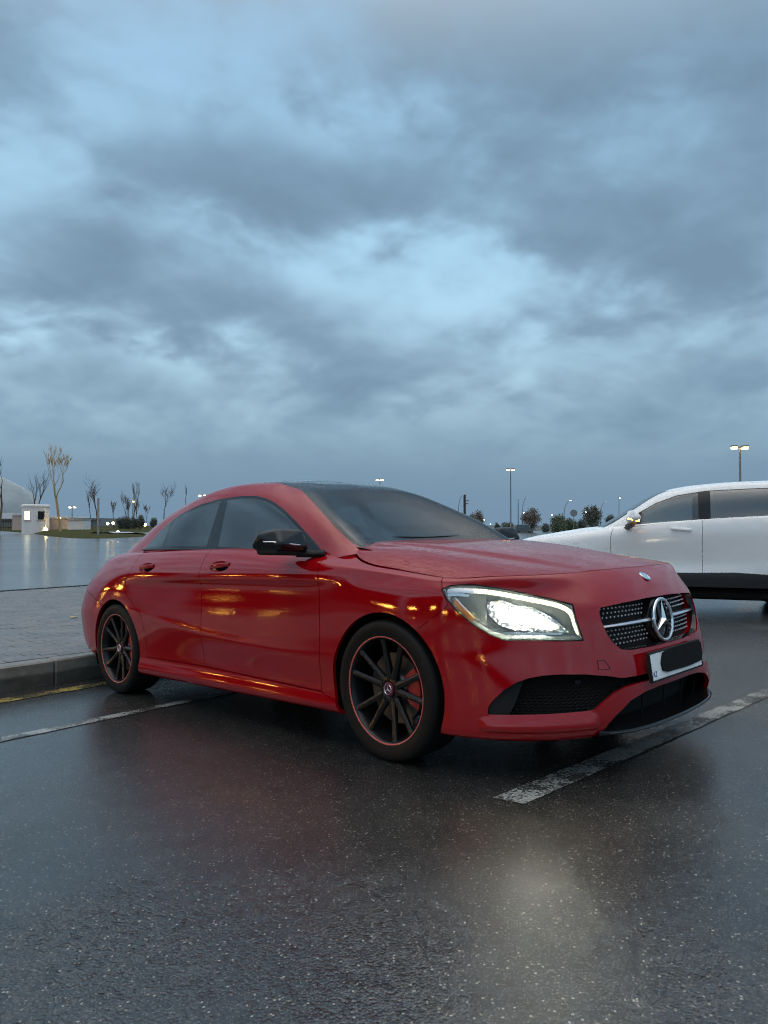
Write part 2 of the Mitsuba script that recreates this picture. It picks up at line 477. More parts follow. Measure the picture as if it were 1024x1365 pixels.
F_ = lev([(-3.71, 0, .66), (-3.705, .28, .66), (-3.678, .5, .66), (-3.605, .67, .66), (-3.425, .790, .68), (-3.15, .862, .70), (-2.70, .886, .71), (-2.25, .879, .69), (-1.70, .8795, .65), (-1.10, .8795, .64),
          (-.55, .880, .64), (-.2, .879, .65), (.12, .882, .65), (.36, .860, .65), (.556, .788, .64), (.720, .683, .635), (.830, .556, .62), (.885, .43, .61), (.920, .21, .60), (.926, 0, .60)])
G2 = lev([(-3.705, 0, .74), (-3.70, .28, .74), (-3.67, .5, .74), (-3.585, .65, .745), (-3.395, .765, .76), (-3.135, .845, .765), (-2.70, .879, .77), (-2.25, .868, .770), (-1.70, .865, .772), (-1.10, .865, .772),
          (-.55, .869, .770), (-.2, .871, .765), (.12, .868, .757), (.36, .852, .735), (.551, .781, .715), (.711, .671, .695), (.818, .545, .675), (.870, .43, .665), (.907, .21, .66), (.913, 0, .66)])
G_ = lev([(-3.70, 0, .80), (-3.695, .28, .80), (-3.66, .5, .80), (-3.565, .632, .805), (-3.365, .742, .812), (-3.12, .826, .818), (-2.70, .868, .820), (-2.25, .880, .812), (-1.70, .881, .813), (-1.10, .881, .814),
          (-.55, .881, .814), (-.2, .860, .812), (.12, .853, .797), (.36, .844, .775), (.545, .773, .757), (.700, .660, .738), (.803, .537, .715), (.856, .43, .702), (.893, .21, .70), (.900, 0, .70)])
H_ = lev([(-3.68, 0, .88), (-3.675, .28, .88), (-3.63, .47, .88), (-3.515, .60, .88), (-3.31, .705, .884), (-3.09, .786, .886), (-2.70, .844, .888), (-2.25, .866, .888), (-1.70, .866, .888), (-1.10, .866, .888),
          (-.55, .864, .882), (-.2, .847, .866), (.12, .838, .830), (.36, .827, .803), (.54, .757, .790), (.676, .668, .783), (.762, .53, .777), (.808, .42, .776), (.842, .21, .775), (.850, 0, .775)])
Ipl = [(-.2, .812), (.12, .812), (.36, .806), (.53, .760), (.648, .688), (.722, .555), (.757, .40), (.779, .2), (.785, 0)]
I_ = lev([(-3.62, 0, .955), (-3.61, .27, .955), (-3.555, .44, .955), (-3.43, .56, .955), (-3.245, .655, .958), (-3.06, .735, .962), (-2.70, .783, .970), (-2.25, .806, .975), (-1.70, .812, .975), (-1.10, .812, .960),
          (-.55, .816, .926)] + [(x, w, float(hood_z(x, w))) for x, w in Ipl])
J_ = I_.copy()
J_[:11] = lev([(-3.52, 0, .985), (-3.50, .24, .985), (-3.44, .38, .985), (-3.34, .49, .985), (-3.19, .59, .99), (-3.02, .66, .995), (-2.70, .715, .998), (-2.25, .75, .998), (-1.70, .755, .998), (-1.10, .762, .984), (-.55, .735, .952)])
J_[11:, 0] = np.array([-.2, .12, .35, .50, .61, .68, .71, .735, .745]); J_[11:, 1] = -np.array([.64, .66, .71, .65, .58, .45, .34, .17, 0])
J_[11:, 2] = hood_z(J_[11:, 0], J_[11:, 1])
TUB = Surf([A, B, Cc, D, E_, E2, F_, G2, G_, H_, I_, J_], fit=2)
LI = 10                                                  # the row of the bonnet seam
NS = TUB.ns
FC = NS - 1


def useq(a, b, n): return np.linspace(a, b, int(round((b - a) * n)) + 1)


U_ALL = np.arange(0, TUB.nu, 1 / 10.0)
V_LOW = np.r_[np.arange(0, LI - .02, 1 / 8.0), LI - .012]
S_LOW, N_LOW = TUB.grid(U_ALL, V_LOW)
LOW = slab(S_LOW, N_LOW, .018, closed_u=True)

# the bonnet: a height sheet between the two seams
_t = np.linspace(11.02, 15.35, 52)
_edge = TUB.grid(_t, [LI])[0][0]
_cw = spline([(-.392, -.684), (-.365, -.704), (-.311, -.737), (-.245, -.772), (float(_edge[0, 0]) + .02, float(_edge[0, 1]) + .012), tuple(_edge[4, :2])], 14)[:-1]
_cw = np.c_[_cw, hood_z(_cw[:, 0], _cw[:, 1])]
_edge = np.vstack([_cw, _edge[4:]])
_al = np.r_[0, np.cumsum(np.linalg.norm(np.diff(_edge, axis=0), axis=1))]
_edge = np.stack([np.interp(np.linspace(0, _al[-1], 60), _al, _edge[:, k_]) for k_ in range(3)], -1)
_front = TUB.grid(np.linspace(15.35, FC, 50), [LI])[0][0]
_fx = np.interp(np.linspace(0, 1, 81), np.abs(_front[::-1, 1]) / abs(_front[0, 1]), _front[::-1, 0])
HN = 81
_rows = []
for k in range(HN):
    f = k / (HN - 1)
    e = _edge[min(int(f * 59), 59)] * (1 - (f * 59) % 1) + _edge[min(int(f * 59) + 1, 59)] * ((f * 59) % 1)
    g = np.linspace(-1, 1, 81)
    ss = np.sign(g) * np.abs(g) ** .85
    w = (abs(e[1]) - .0025) * ss
    bow_f = np.interp(np.abs(ss), np.linspace(0, 1, 81), _fx) - _fx[-1]
    bow_r = -.098 * (1 - np.abs(ss) ** 2.2)
    x = e[0] + bow_f * f ** 3 + bow_r * (1 - f) ** 3 - .0025 * (f > .98) + .0
    _rows.append(np.stack([x, w, hood_z(x, w)], -1))
S_HOOD = np.array(_rows)
_ds, _dt = np.gradient(S_HOOD, axis=1), np.gradient(S_HOOD, axis=0)
N_HOOD = np.cross(_dt, _ds); N_HOOD /= np.linalg.norm(N_HOOD, axis=-1, keepdims=True)
# the edge rolls over to meet the fender
HOOD = slab(S_HOOD[::-1], N_HOOD[::-1], .016)


# greenhouse: stations 0 rear centre ... 13 front centre
def lev2(rows): return lev(rows)


g0 = lev([(-3.42, 0, .955), (-3.40, .30, .955), (-3.33, .52, .95), (-3.16, .665, .945), (-2.90, .742, .94), (-2.55, .773, .94), (-2.15, .785, .94), (-1.70, .788, .94), (-1.20, .788, .935), (-.80, .786, .925),
          (-.52, .780, .905), (-.30, .755, .94), (-.275, .50, .93), (-.33, .25, .935), (-.345, 0, .94)])
g1 = lev([(-3.26, 0, 1.015), (-3.24, .30, 1.012), (-3.16, .50, 1.005), (-3.02, .625, 1.005), (-2.80, .690, 1.012), (-2.50, .728, 1.014), (-2.15, .746, 1.012), (-1.70, .752, 1.010), (-1.20, .752, 1.005), (-.82, .753, .990),
          (-.57, .755, .962), (-.375, .696, .992), (-.385, .50, .995), (-.455, .25, .999), (-.478, 0, 1.002)])
g2 = lev([(-2.98, 0, 1.148), (-2.96, .28, 1.146), (-2.90, .46, 1.142), (-2.79, .578, 1.136), (-2.62, .640, 1.128), (-2.40, .680, 1.115), (-2.12, .700, 1.11), (-1.70, .706, 1.11), (-1.22, .706, 1.105), (-.90, .702, 1.105),
          (-.70, .690, 1.105), (-.55, .640, 1.106), (-.565, .47, 1.107), (-.62, .24, 1.108), (-.64, 0, 1.108)])
g3 = lev([(-2.72, 0, 1.262), (-2.70, .27, 1.260), (-2.65, .43, 1.255), (-2.56, .540, 1.246), (-2.43, .598, 1.238), (-2.27, .632, 1.228), (-2.06, .648, 1.225), (-1.70, .653, 1.225), (-1.24, .653, 1.22), (-1.0, .646, 1.215),
          (-.87, .628, 1.212), (-.76, .580, 1.216), (-.775, .43, 1.225), (-.82, .22, 1.234), (-.835, 0, 1.237)])
g4 = lev([(-2.50, 0, 1.335), (-2.48, .25, 1.334), (-2.43, .41, 1.328), (-2.36, .505, 1.318), (-2.26, .558, 1.312), (-2.14, .588, 1.312), (-1.98, .602, 1.318), (-1.68, .606, 1.322), (-1.27, .602, 1.312), (-1.10, .590, 1.300),
          (-1.01, .566, 1.292), (-.925, .528, 1.296), (-.94, .39, 1.315), (-.975, .20, 1.327), (-.985, 0, 1.331)])
g5 = lev([(-2.34, 0, 1.378), (-2.32, .24, 1.377), (-2.28, .38, 1.370), (-2.22, .465, 1.362), (-2.14, .516, 1.358), (-2.04, .542, 1.362), (-1.90, .553, 1.374), (-1.64, .556, 1.380), (-1.29, .548, 1.362), (-1.17, .532, 1.348),
          (-1.10, .510, 1.340), (-1.03, .480, 1.340), (-1.04, .355, 1.360), (-1.07, .18, 1.370), (-1.075, 0, 1.373)])
g6 = lev([(-2.18, 0, 1.410), (-2.17, .20, 1.409), (-2.14, .32, 1.403), (-2.10, .395, 1.397), (-2.03, .440, 1.396), (-1.94, .465, 1.401), (-1.82, .475, 1.410), (-1.60, .478, 1.416), (-1.32, .468, 1.402), (-1.24, .450, 1.393),
          (-1.20, .425, 1.388), (-1.15, .385, 1.390), (-1.16, .29, 1.398), (-1.18, .14, 1.404), (-1.185, 0, 1.406)])
g7 = lev([(-1.98, 0, 1.434), (-1.975, .10, 1.433), (-1.96, .16, 1.432), (-1.94, .2, 1.431), (-1.90, .22, 1.432), (-1.84, .23, 1.434), (-1.75, .235, 1.437), (-1.60, .235, 1.438), (-1.46, .23, 1.434), (-1.42, .22, 1.431),
          (-1.39, .205, 1.430), (-1.36, .18, 1.429), (-1.36, .13, 1.431), (-1.37, .06, 1.432), (-1.37, 0, 1.433)])
GH = Surf([g0, g1, g2, g3, g4, g5, g6, g7], fit=2)
GU = np.arange(0, GH.nu, 1 / 16.0)
S_GH, N_GH = GH.grid(GU, np.arange(0, 7.0001, 1 / 14.0))
S_GH[-1, :, 2] = S_GH[-1, :, 2]
CABIN = slab(S_GH, N_GH, .014, closed_u=True)
# roof cap closing the innermost loop
_loop = S_GH[-1]
# ------------------------------------------------------------------ the red saloon car: panels and fittings
CAR = Thing('red_saloon_car', 'wet red four-door saloon car with black wheels and a lit headlight, parked nearest the camera', 'car', world=CARW)


def px(poly, frame, lo, hi): return prism(poly, frame, lo, hi)


def mirror_man(m): return m.mirror([0, 1, 0])


def both(m): return m + mirror_man(m)


def panel(name, man, mat='car_paint', parent=None, pair=False, label=None, outer=False):
    P, F, N = faces_of(man, outer)
    k = CAR.put(name, (P, F), mat, normals=N, parent=parent, label=label)
    if pair:
        P, F, N = faces_of(man, outer, True)
        return k, CAR.put(name, (P, F), mat, normals=N, parent=parent)
    return k


YR = (.30, 1.25)                                           # the right flank, along -y
# strip between the shoulder and the windows
US = np.arange(0.0, 11.45, 1 / 10.0)
S_ST, N_ST = TUB.grid(US, np.r_[LI - .012, np.arange(LI + .125, 11.0001, .125)])
STRIP = slab(S_ST, N_ST, .014)
_ho = np.array(Polygon(np.vstack([_edge[:, :2], [[.7, 0]], [[-.8, 0]], [[-.8, -.684]]])).buffer(.0025).exterior.coords)[:-1]
STRIP = STRIP - prism(_ho, PLAN, .5, 1.3)
arch = lambda x, r: px([(x + r * math.cos(a), .3185 + r * math.sin(a)) for a in np.linspace(0, 2 * np.pi, 72, endpoint=False)], SIDE, .50, 1.3)
ARCH = arch(0, .352) + arch(-2.699, .350)
right_half = m3.Manifold.cube([8, 1.5, 3]).translate([-5, -1.5, -.5])
LOWR = LOW ^ right_half

sill_line = [(-2.262, .292), (-1.528, .291), (-.46, .262), (-.335, .227)]
df_front = [(-.452, .262), (-.447, .30), (-.437, .5), (-.435, .715), (-.448, .86), (-.470, .96), (-.49, 1.04)]
b_line = [(-1.532, .291), (-1.536, .6), (-1.553, .95), (-1.56, 1.06)]
dr_rear = [(-2.44, 1.06), (-2.455, .90), (-2.535, .79), (-2.515, .713), (-2.40, .630), (-2.285, .570), (-2.250, .42), (-2.250, .292)]
g = .0022                                                  # half a shut line
FD = Polygon(b_line[::-1] + [(-1.532, .291), (-.452, .262)] + df_front + [(-.49, 1.2), (-1.56, 1.2)]).buffer(-g, join_style=2)
RD = Polygon([(-1.532, .291)] + b_line + [(-1.56, 1.2), (-2.44, 1.2)] + dr_rear).buffer(-g, join_style=2)
FDp = px(np.array(FD.exterior.coords)[:-1], SIDE, .70, 1.25)
RDp = px(np.array(RD.exterior.coords)[:-1], SIDE, .68, 1.25)
FDg = px(np.array(FD.buffer(2 * g, join_style=2).exterior.coords)[:-1], SIDE, .69, 1.26)
RDg = px(np.array(RD.buffer(2 * g, join_style=2).exterior.coords)[:-1], SIDE, .67, 1.26)
SILLp = px([(-2.262, .02), (-2.262, .2905)] + [(x, z - g) for x, z in sill_line[1:]] + [(-.30, .21), (-.30, .02)], SIDE, .3, 1.26)
seam_b = [(.21, .60), (.245, .619), (.313, .662), (.376, .711), (.345, .775), (.318, .83), (.315, .95)]
BUMPp = px([(.45, .0), (.24, .0), (.24, .50)] + seam_b + [(1.4, .95), (1.4, 0)], SIDE, -1.3, 1.3)
BUMPg = px([(.45 - .003, .0), (.24 - .004, .0), (.24 - .004, .50)] + [(x - .004, z) for x, z in seam_b] + [(1.4, .95), (1.4, 0)], SIDE, -1.3, 1.3)
RB = px([(-4.2, .0), (-2.99, .0), (-2.86, .62), (-2.933, .632), (-3.122, .690), (-3.35, .735), (-4.2, .745)], SIDE, -1.3, 1.3)
RBg = px([(-4.2, .0), (-2.986, .0), (-2.856, .624), (-2.933, .636), (-3.122, .694), (-3.35, .739), (-4.2, .749)], SIDE, -1.3, 1.3)

# door handle recesses, then the doors
def recess(x, z, w=.80):
    s = m3.Manifold.sphere(1.0, 64).calculate_normals(0, 60) if False else m3.Manifold.sphere(1.0, 48)
    return s.scale([.105, .034, .036]).translate([x, -.872, z])


def surf_pt(x, z):
    q = SIDE_F.at([(x, z)])[0]
    return q


S_T, N_T = TUB.grid(U_ALL, np.arange(0, 11.0001, .125))
_sel = np.arange(len(U_ALL)) < (NS - 1) * 10 + 1
SIDE_F = Flat(S_T[:, _sel], N_T[:, _sel], SIDE)
FRONT_F = Flat(S_T[:, (U_ALL > 11) & (U_ALL < 27)], N_T[:, (U_ALL > 11) & (U_ALL < 27)], FRONT)

handles = [(-1.352, .894), (-2.247, .893)]
fdoor = (LOWR + (STRIP ^ right_half)) ^ FDp
fdoor = fdoor - recess(*handles[0])
rdoor = (LOWR + (STRIP ^ right_half)) ^ RDp
rdoor = rdoor - recess(*handles[1]) - ARCH
fd_k = panel('front_door', fdoor, pair=True)
rd_k = panel('rear_door', rdoor, pair=True)


def handle_mesh(x, z):
    ts = np.linspace(-1, 1, 15)
    prof = []
    y0 = SIDE_F.at([(x + t * .10, z) for t in ts], .0)
    pts = [(p[0], p[1] - .022 * (1 - abs(t) ** 5) + .004, p[2] + .006 * t) for p, t in zip(y0, ts)]
    P = np.array(pts)
    rings = []
    for i, p in enumerate(P):
        hz = .0145 - .004 * ts[i] ** 2
        a = np.arange(12) * 2 * np.pi / 12
        rings.append(np.stack([np.full(12, p[0]), p[1] + .0075 * np.sign(np.sin(a)) * np.abs(np.sin(a)) ** .7, p[2] + hz * np.sign(np.cos(a)) * np.abs(np.cos(a)) ** .7], -1))
    V = np.concatenate(rings); F = []
    for i in range(len(P) - 1):
        for k in range(12):
            A_, B_ = i * 12 + k, i * 12 + (k + 1) % 12
            F += [[A_, B_, B_ + 12], [A_, B_ + 12, A_ + 12]]
    return trimesh.Trimesh(V, F, process=False)


def flipm(m):
    m = m.copy(); m.vertices = m.vertices * [1, -1, 1]; m.faces = m.faces[:, ::-1]; return m


for (x, z), ks in zip(handles, (fd_k, rd_k)):
    h = handle_mesh(x, z)
    CAR.put('handle', h, 'car_paint', 60, parent=ks[0]); CAR.put('handle', flipm(h), 'car_paint', 60, parent=ks[1])

# headlight openings
HLF = ((0, 0, 0), (.8660254, .5, 0), (0, 0, 1), (.5, -.8660254, 0))


def hl_sz(p): return [(q[0] * .8660254 + q[1] * .5, q[2]) for q in p]


HL3 = [(.341, -.848, .776), (.373, -.832, .79), (.419, -.813, .794), (.477, -.79, .793), (.566, -.75, .778), (.648, -.70, .756), (.724, -.636, .731), (.794, -.564, .702), (.814, -.574, .638),
       (.836, -.568, .562), (.774, -.646, .565), (.718, -.696, .570), (.645, -.746, .572), (.60, -.772, .570), (.547, -.796, .592), (.479, -.824, .634), (.419, -.841, .683), (.373, -.849, .732)]
HLpoly = Polygon(hl_sz(HL3)).buffer(.006, join_style=1).buffer(-.006, join_style=1)
hlc = lambda off: np.array(HLpoly.buffer(off, join_style=1, quad_segs=4).exterior.coords)[:-1]
HLp = px(hlc(.004), HLF, .35, 1.4)
HLl = px(hlc(-.0005), HLF, .35, 1.4)

# grille, side intakes, lower opening
GR = [(.455, .683), (.469, .66), (.469, .624), (.456, .576), (.432, .539), (.392, .508), (.33, .4985), (.166, .495)]
GRpoly = Polygon(roundpoly([(-w, z) for w, z in GR] + [(w, z) for w, z in GR[::-1]] + [(.307, .693), (.112, .70), (-.112, .70), (-.307, .693)], .008))
INF = ((0, 0, 0), (.8, .6, 0), (0, 0, 1), (.6, -.8, 0))
IN3 = [(.54, -.826, .272), (.542, -.824, .302), (.557, -.817, .326), (.602, -.795, .373), (.645, -.77, .403), (.687, -.743, .421), (.736, -.708, .431), (.786, -.664, .434), (.85, -.587, .429), (.899, -.498, .414),
       (.924, -.422, .397), (.943, -.307, .392), (.953, -.21, .392), (.953, -.21, .362), (.945, -.34, .362), (.93, -.415, .358), (.914, -.484, .342), (.897, -.535, .316), (.877, -.578, .288), (.853, -.615, .274), (.795, -.68, .264),
       (.726, -.734, .260), (.65, -.779, .257), (.582, -.81, .258)]
INpoly = Polygon([(.8 * p[0] + .6 * p[1], p[2]) for p in IN3]).buffer(.004).buffer(-.004)
INp = px(np.array(INpoly.exterior.coords)[:-1], INF, .35, 1.6)
LO = [(-.520, .150), (-.530, .20), (-.515, .227), (-.477, .258), (-.388, .302), (-.28, .321), (-.152, .328)]
LOpoly = Polygon([(y, z) for y, z in LO] + [(-y, z) for y, z in LO[::-1]]).buffer(.006).buffer(-.006)
ring = lambda poly, off=0: np.array(poly.buffer(off, join_style=1).exterior.coords)[:-1]
GRp = px(ring(GRpoly), FRONT, .6, 1.3)
LOp = px(ring(LOpoly), FRONT, .6, 1.3)
cuts = both(HLp) + GRp + both(INp) + LOp
wheelcut = both(ARCH)
bumper = (LOW ^ BUMPp) - cuts - wheelcut
bump_k = panel('front_bumper', bumper)
rest = LOW - BUMPg - both(FDg) - both(RDg) - wheelcut - RBg - both(HLp)
sill = (rest ^ SILLp) + mirror_man(rest ^ SILLp)
panel('side_skirt', rest ^ SILLp, pair=True)
rest = rest - both(px([(-2.262, .0), (-2.262, .2905 + g)] + [(x, z + g) for x, z in sill_line[1:]] + [(-.30, .215), (-.30, .0)], SIDE, .3, 1.26))
front_zone = px([(-1.2, -.2), (-1.2, 1.5), (1.5, 1.5), (1.5, -.2)], SIDE, -1.5, 1.5)
panel('front_wing', (rest ^ front_zone) ^ right_half, pair=True)
panel('rear_quarter', (rest - front_zone) + ((STRIP + mirror_man(STRIP)) - both(FDg) - both(RDg)))
panel('rear_bumper', (LOW ^ RB) - wheelcut)
P_, F_f, N_b = faces_of(HOOD)
hood_k = CAR.put('bonnet', (P_, F_f), 'wet_paint', normals=N_b, label='red bonnet beaded with rain drops')

# boot deck
rows = []
for u in np.arange(0, 6.01, .25):
    p = TUB.grid([u], [11])[0][0, 0]
    gy = np.linspace(-1, 1, 17)
    rows.append(np.stack([np.full(17, p[0]), abs(p[1]) * gy, p[2] + .012 * (1 - gy ** 2)], -1))
SD = np.array(rows); ND = np.zeros_like(SD); ND[..., 2] = 1
CAR.put('boot_lid', (SD.reshape(-1, 3), [[i * 17 + k, (i + 1) * 17 + k, (i + 1) * 17 + k + 1, i * 17 + k + 1][::-1] for i in range(len(rows) - 1) for k in range(16)]), 'wet_paint', 50)

# ---- cabin: windows, pillars, roof
DLO = [(-2.556, 1.018), (-2.403, 1.153), (-2.196, 1.246), (-1.944, 1.302), (-1.715, 1.321), (-1.506, 1.323), (-1.321, 1.310), (-1.20, 1.284), (-1.102, 1.251), (-.97, 1.194), (-.839, 1.128), (-.658, 1.027), (-.485, .925),
       (-.654, .940), (-1.129, .970), (-1.577, .995), (-2.0, 1.009)]
DLOs = Polygon(DLO).buffer(.008).buffer(-.008)
DLOp = px(ring(DLOs), SIDE, .3, 1.2)
inner = DLOs.buffer(-.016, join_style=1)
Bpil = Polygon([(-1.713, 1.36), (-1.641, 1.36), (-1.518, .95), (-1.667, .95)])
Qdiv = Polygon([(-2.303, 1.25), (-2.270, 1.25), (-2.222, .98), (-2.258, .98)])
Tri = Polygon([(-.80, 1.20), (-.40, 1.0), (-.40, .90), (-.655, .92)])
panes = inner.difference(Bpil).difference(Qdiv).difference(Tri)
panes = sorted([q for q in panes.geoms if q.area > .002], key=lambda q: q.centroid.x)
WSr = [(-1.023, .508), (-.905, .55), (-.79, .590), (-.67, .630), (-.552, .664), (-.45, .683), (-.373, .690), (-.30, .68)]
WS = [(x, -w) for x, w in WSr] + [(-.15, -.5), (-.15, .5)] + [(x, w) for x, w in WSr[::-1]] + [(-1.012, .25), (-1.006, 0), (-1.012, -.25)]
RF = [(-1.0245, .5075), (-1.10, .500), (-1.20, .492), (-1.6, .500), (-1.95, .488), (-2.12, .46)]
RFp = [(x, -w) for x, w in RF] + [(-2.17, -.2), (-2.18, 0), (-2.17, .2)] + [(x, w) for x, w in RF[::-1]] + [(-1.0132, .25), (-1.0072, 0), (-1.0132, -.25)]
RW = [(-2.36, -.42), (-2.40, -.2), (-2.41, 0), (-2.40, .2), (-2.36, .42), (-2.62, .475), (-2.95, .48), (-3.12, .44), (-3.20, .2), (-3.21, 0), (-3.20, -.2), (-3.12, -.44), (-2.95, -.48), (-2.62, -.475)]
Z = (.86, 1.6)
WSp, WSi = px(WS, PLAN, *Z), px(np.array(Polygon(WS).buffer(-.026).exterior.coords)[:-1], PLAN, *Z)
ROOFp = px(RFp, PLAN, 1.2, 1.6)
RWp = px(RW, PLAN, *Z)
shell = CABIN - both(DLOp) - WSp - ROOFp - RWp
# the body-coloured frame starts above the shoulder
panel('roof_frame', shell, 'car_paint')
# the innermost loop of the roof is closed with a cap
n_ = S_GH.shape[1]
capP = np.vstack([S_GH[-1] + [0, 0, -.0], [[-1.66, 0, 1.4395]]])
capN = np.vstack([np.tile([0, 0, 1.0], (n_, 1)), [[0, 0, 1.0]]])
roof = CABIN ^ ROOFp
Pm, Fm, Nm = faces_of(roof)
capF = np.stack([np.arange(n_), (np.arange(n_) + 1) % n_, np.full(n_, n_)], -1)
CAR.put('roof_panel', (np.vstack([Pm, capP]), np.vstack([Fm, capF + len(Pm)])), 'gloss_black', normals=np.vstack([Nm, capN]), label='glossy black glass roof')
trim2 = DLOs.difference(unary := panes[0].buffer(0))
for q in panes[1:]: trim2 = trim2.difference(q)
Dw = CABIN ^ right_half
tm = None
for gq in getattr(trim2, 'geoms', [trim2]):
    ex = px(np.array(gq.exterior.coords)[:-1], SIDE, .3, 1.2)
    for hole in gq.interiors: ex = ex - px(np.array(hole.coords)[:-1], SIDE, .29, 1.21)
    tm = ex if tm is None else tm + ex
panel('window_trim', Dw ^ tm, 'gloss_black', pair=True, label='gloss black window surround and door pillar')
for q in panes:
    panel('side_window', Dw ^ px(np.array(q.buffer(.001).exterior.coords)[:-1], SIDE, .3, 1.2), 'glass_dark', pair=True, outer=True)
wsk = panel('windscreen', CABIN ^ WSi, 'glass_clear', outer=True)
panel('windscreen_seal', CABIN ^ (WSp - WSi), 'gloss_black')
panel('rear_window', CABIN ^ RWp, 'glass_dark', outer=True)
belt = [(-2.556, -.733, 1.013), (-2.25, -.749, 1.010), (-2.0, -.757, 1.004), (-1.577, -.764, .992), (-1.129, -.781, .970), (-.85, -.790, .952), (-.654, -.795, .938), (-.50, -.797, .925)]
bt = tube(spline(belt, 60), .007, 6)
CAR.put('belt_strip', bt, 'gloss_black'); CAR.put('belt_strip', flipm(bt), 'gloss_black')

# cowl and wipers
cw = []
for y in np.linspace(-.70, .70, 29):
    x = -.345 - .115 * (1 - (abs(y) / .70) ** 2.2)
    cw.append([(x - .14, y, .955), (x + .005, y, .972 + .012 * (1 - abs(y) / .7)), (x + .11, y, .955)])
cw = np.array(cw)
CAR.put('cowl', (cw.reshape(-1, 3), [[i * 3 + k, i * 3 + k + 1, i * 3 + k + 4, i * 3 + k + 3] for i in range(28) for k in range(2)]), 'black_plastic', 40)
for a_, b_ in (((-.36, -.62), (-.50, .02)), ((-.44, -.02), (-.44, .60))):
    pts = []
    for t in np.linspace(0, 1, 14):
        x, y = a_[0] * (1 - t) + b_[0] * t, a_[1] * (1 - t) + b_[1] * t
        x = -.37 - .115 * (1 - (abs(y) / .70) ** 2.2) - .02
        pts.append((x, y, 1.012 + .006 * math.sin(t * 3)))
    CAR.put('wiper', tube(pts, .008, 6), 'matt_black')

# ---- headlights
S_HL, N_HL = TUB.grid(np.arange(10, 19.01, .1), np.arange(3, 10.01, .1))
HF = Flat(S_HL, N_HL, HLF, .02)


def sheet_poly(poly, F, off, n_edge=90, step=.012):
    """a triangulated polygon laid on the surface at an offset along its axis"""
    poly = poly.buffer(0)
    L = poly.exterior.length
    edge = np.array([poly.exterior.interpolate(s).coords[0] for s in np.linspace(0, L, n_edge, endpoint=False)])
    x0, y0, x1, y1 = poly.bounds
    gx, gy = np.meshgrid(np.arange(x0, x1, step), np.arange(y0, y1, step))
    ins = poly.buffer(-step * .6)
    pts = [p for p in np.stack([gx.ravel(), gy.ravel()], -1) if ins.contains(Point(p))]
    A2 = np.vstack([edge] + ([pts] if len(pts) else []))
    from scipy.spatial import Delaunay
    tri = Delaunay(A2).simplices
    c = A2[tri].mean(1)
    tri = tri[[poly.buffer(1e-6).contains(Point(p)) for p in c]]
    cr = (A2[tri[:, 1], 0] - A2[tri[:, 0], 0]) * (A2[tri[:, 2], 1] - A2[tri[:, 0], 1]) - (A2[tri[:, 1], 1] - A2[tri[:, 0], 1]) * (A2[tri[:, 2], 0] - A2[tri[:, 0], 0])
    tri[cr < 0] = tri[cr < 0][:, ::-1]
    o = off(A2) if callable(off) else off
    P = F.at(A2, o)
    bad = np.isnan(P).any(1)
    if bad.any():
        from scipy.spatial import cKDTree
        kd = cKDTree(A2[~bad]); _, j = kd.query(A2[bad])
        hgood = (P[~bad] - F.o) @ F.n
        P[bad] = F.o + A2[bad, :1] * F.a + A2[bad, 1:2] * F.b + hgood[j][:, None] * F.n
    return trimesh.Trimesh(P, tri, process=False), P[:n_edge]


def rim_wall(F, poly, o1, o2, n=120, poly2=None):
    """a wall from the outline at offset o1 to the (inner) outline at offset o2"""
    a, pa = sheet_poly(poly, F, o1, n)
    b, pb = sheet_poly(poly2 or poly, F, o2, n)
    if poly2 is not None:
        from scipy.spatial import cKDTree
        k = cKDTree(pb[:, [0, 1, 2]]).query(pa[0])[1]
        pb = np.roll(pb, -k, 0)
    V = np.vstack([pa, pb]); i = np.arange(n); j = (i + 1) % n
    return trimesh.Trimesh(V, np.vstack([np.stack([i, j, j + n], -1), np.stack([i, j + n, i + n], -1)]), process=False)


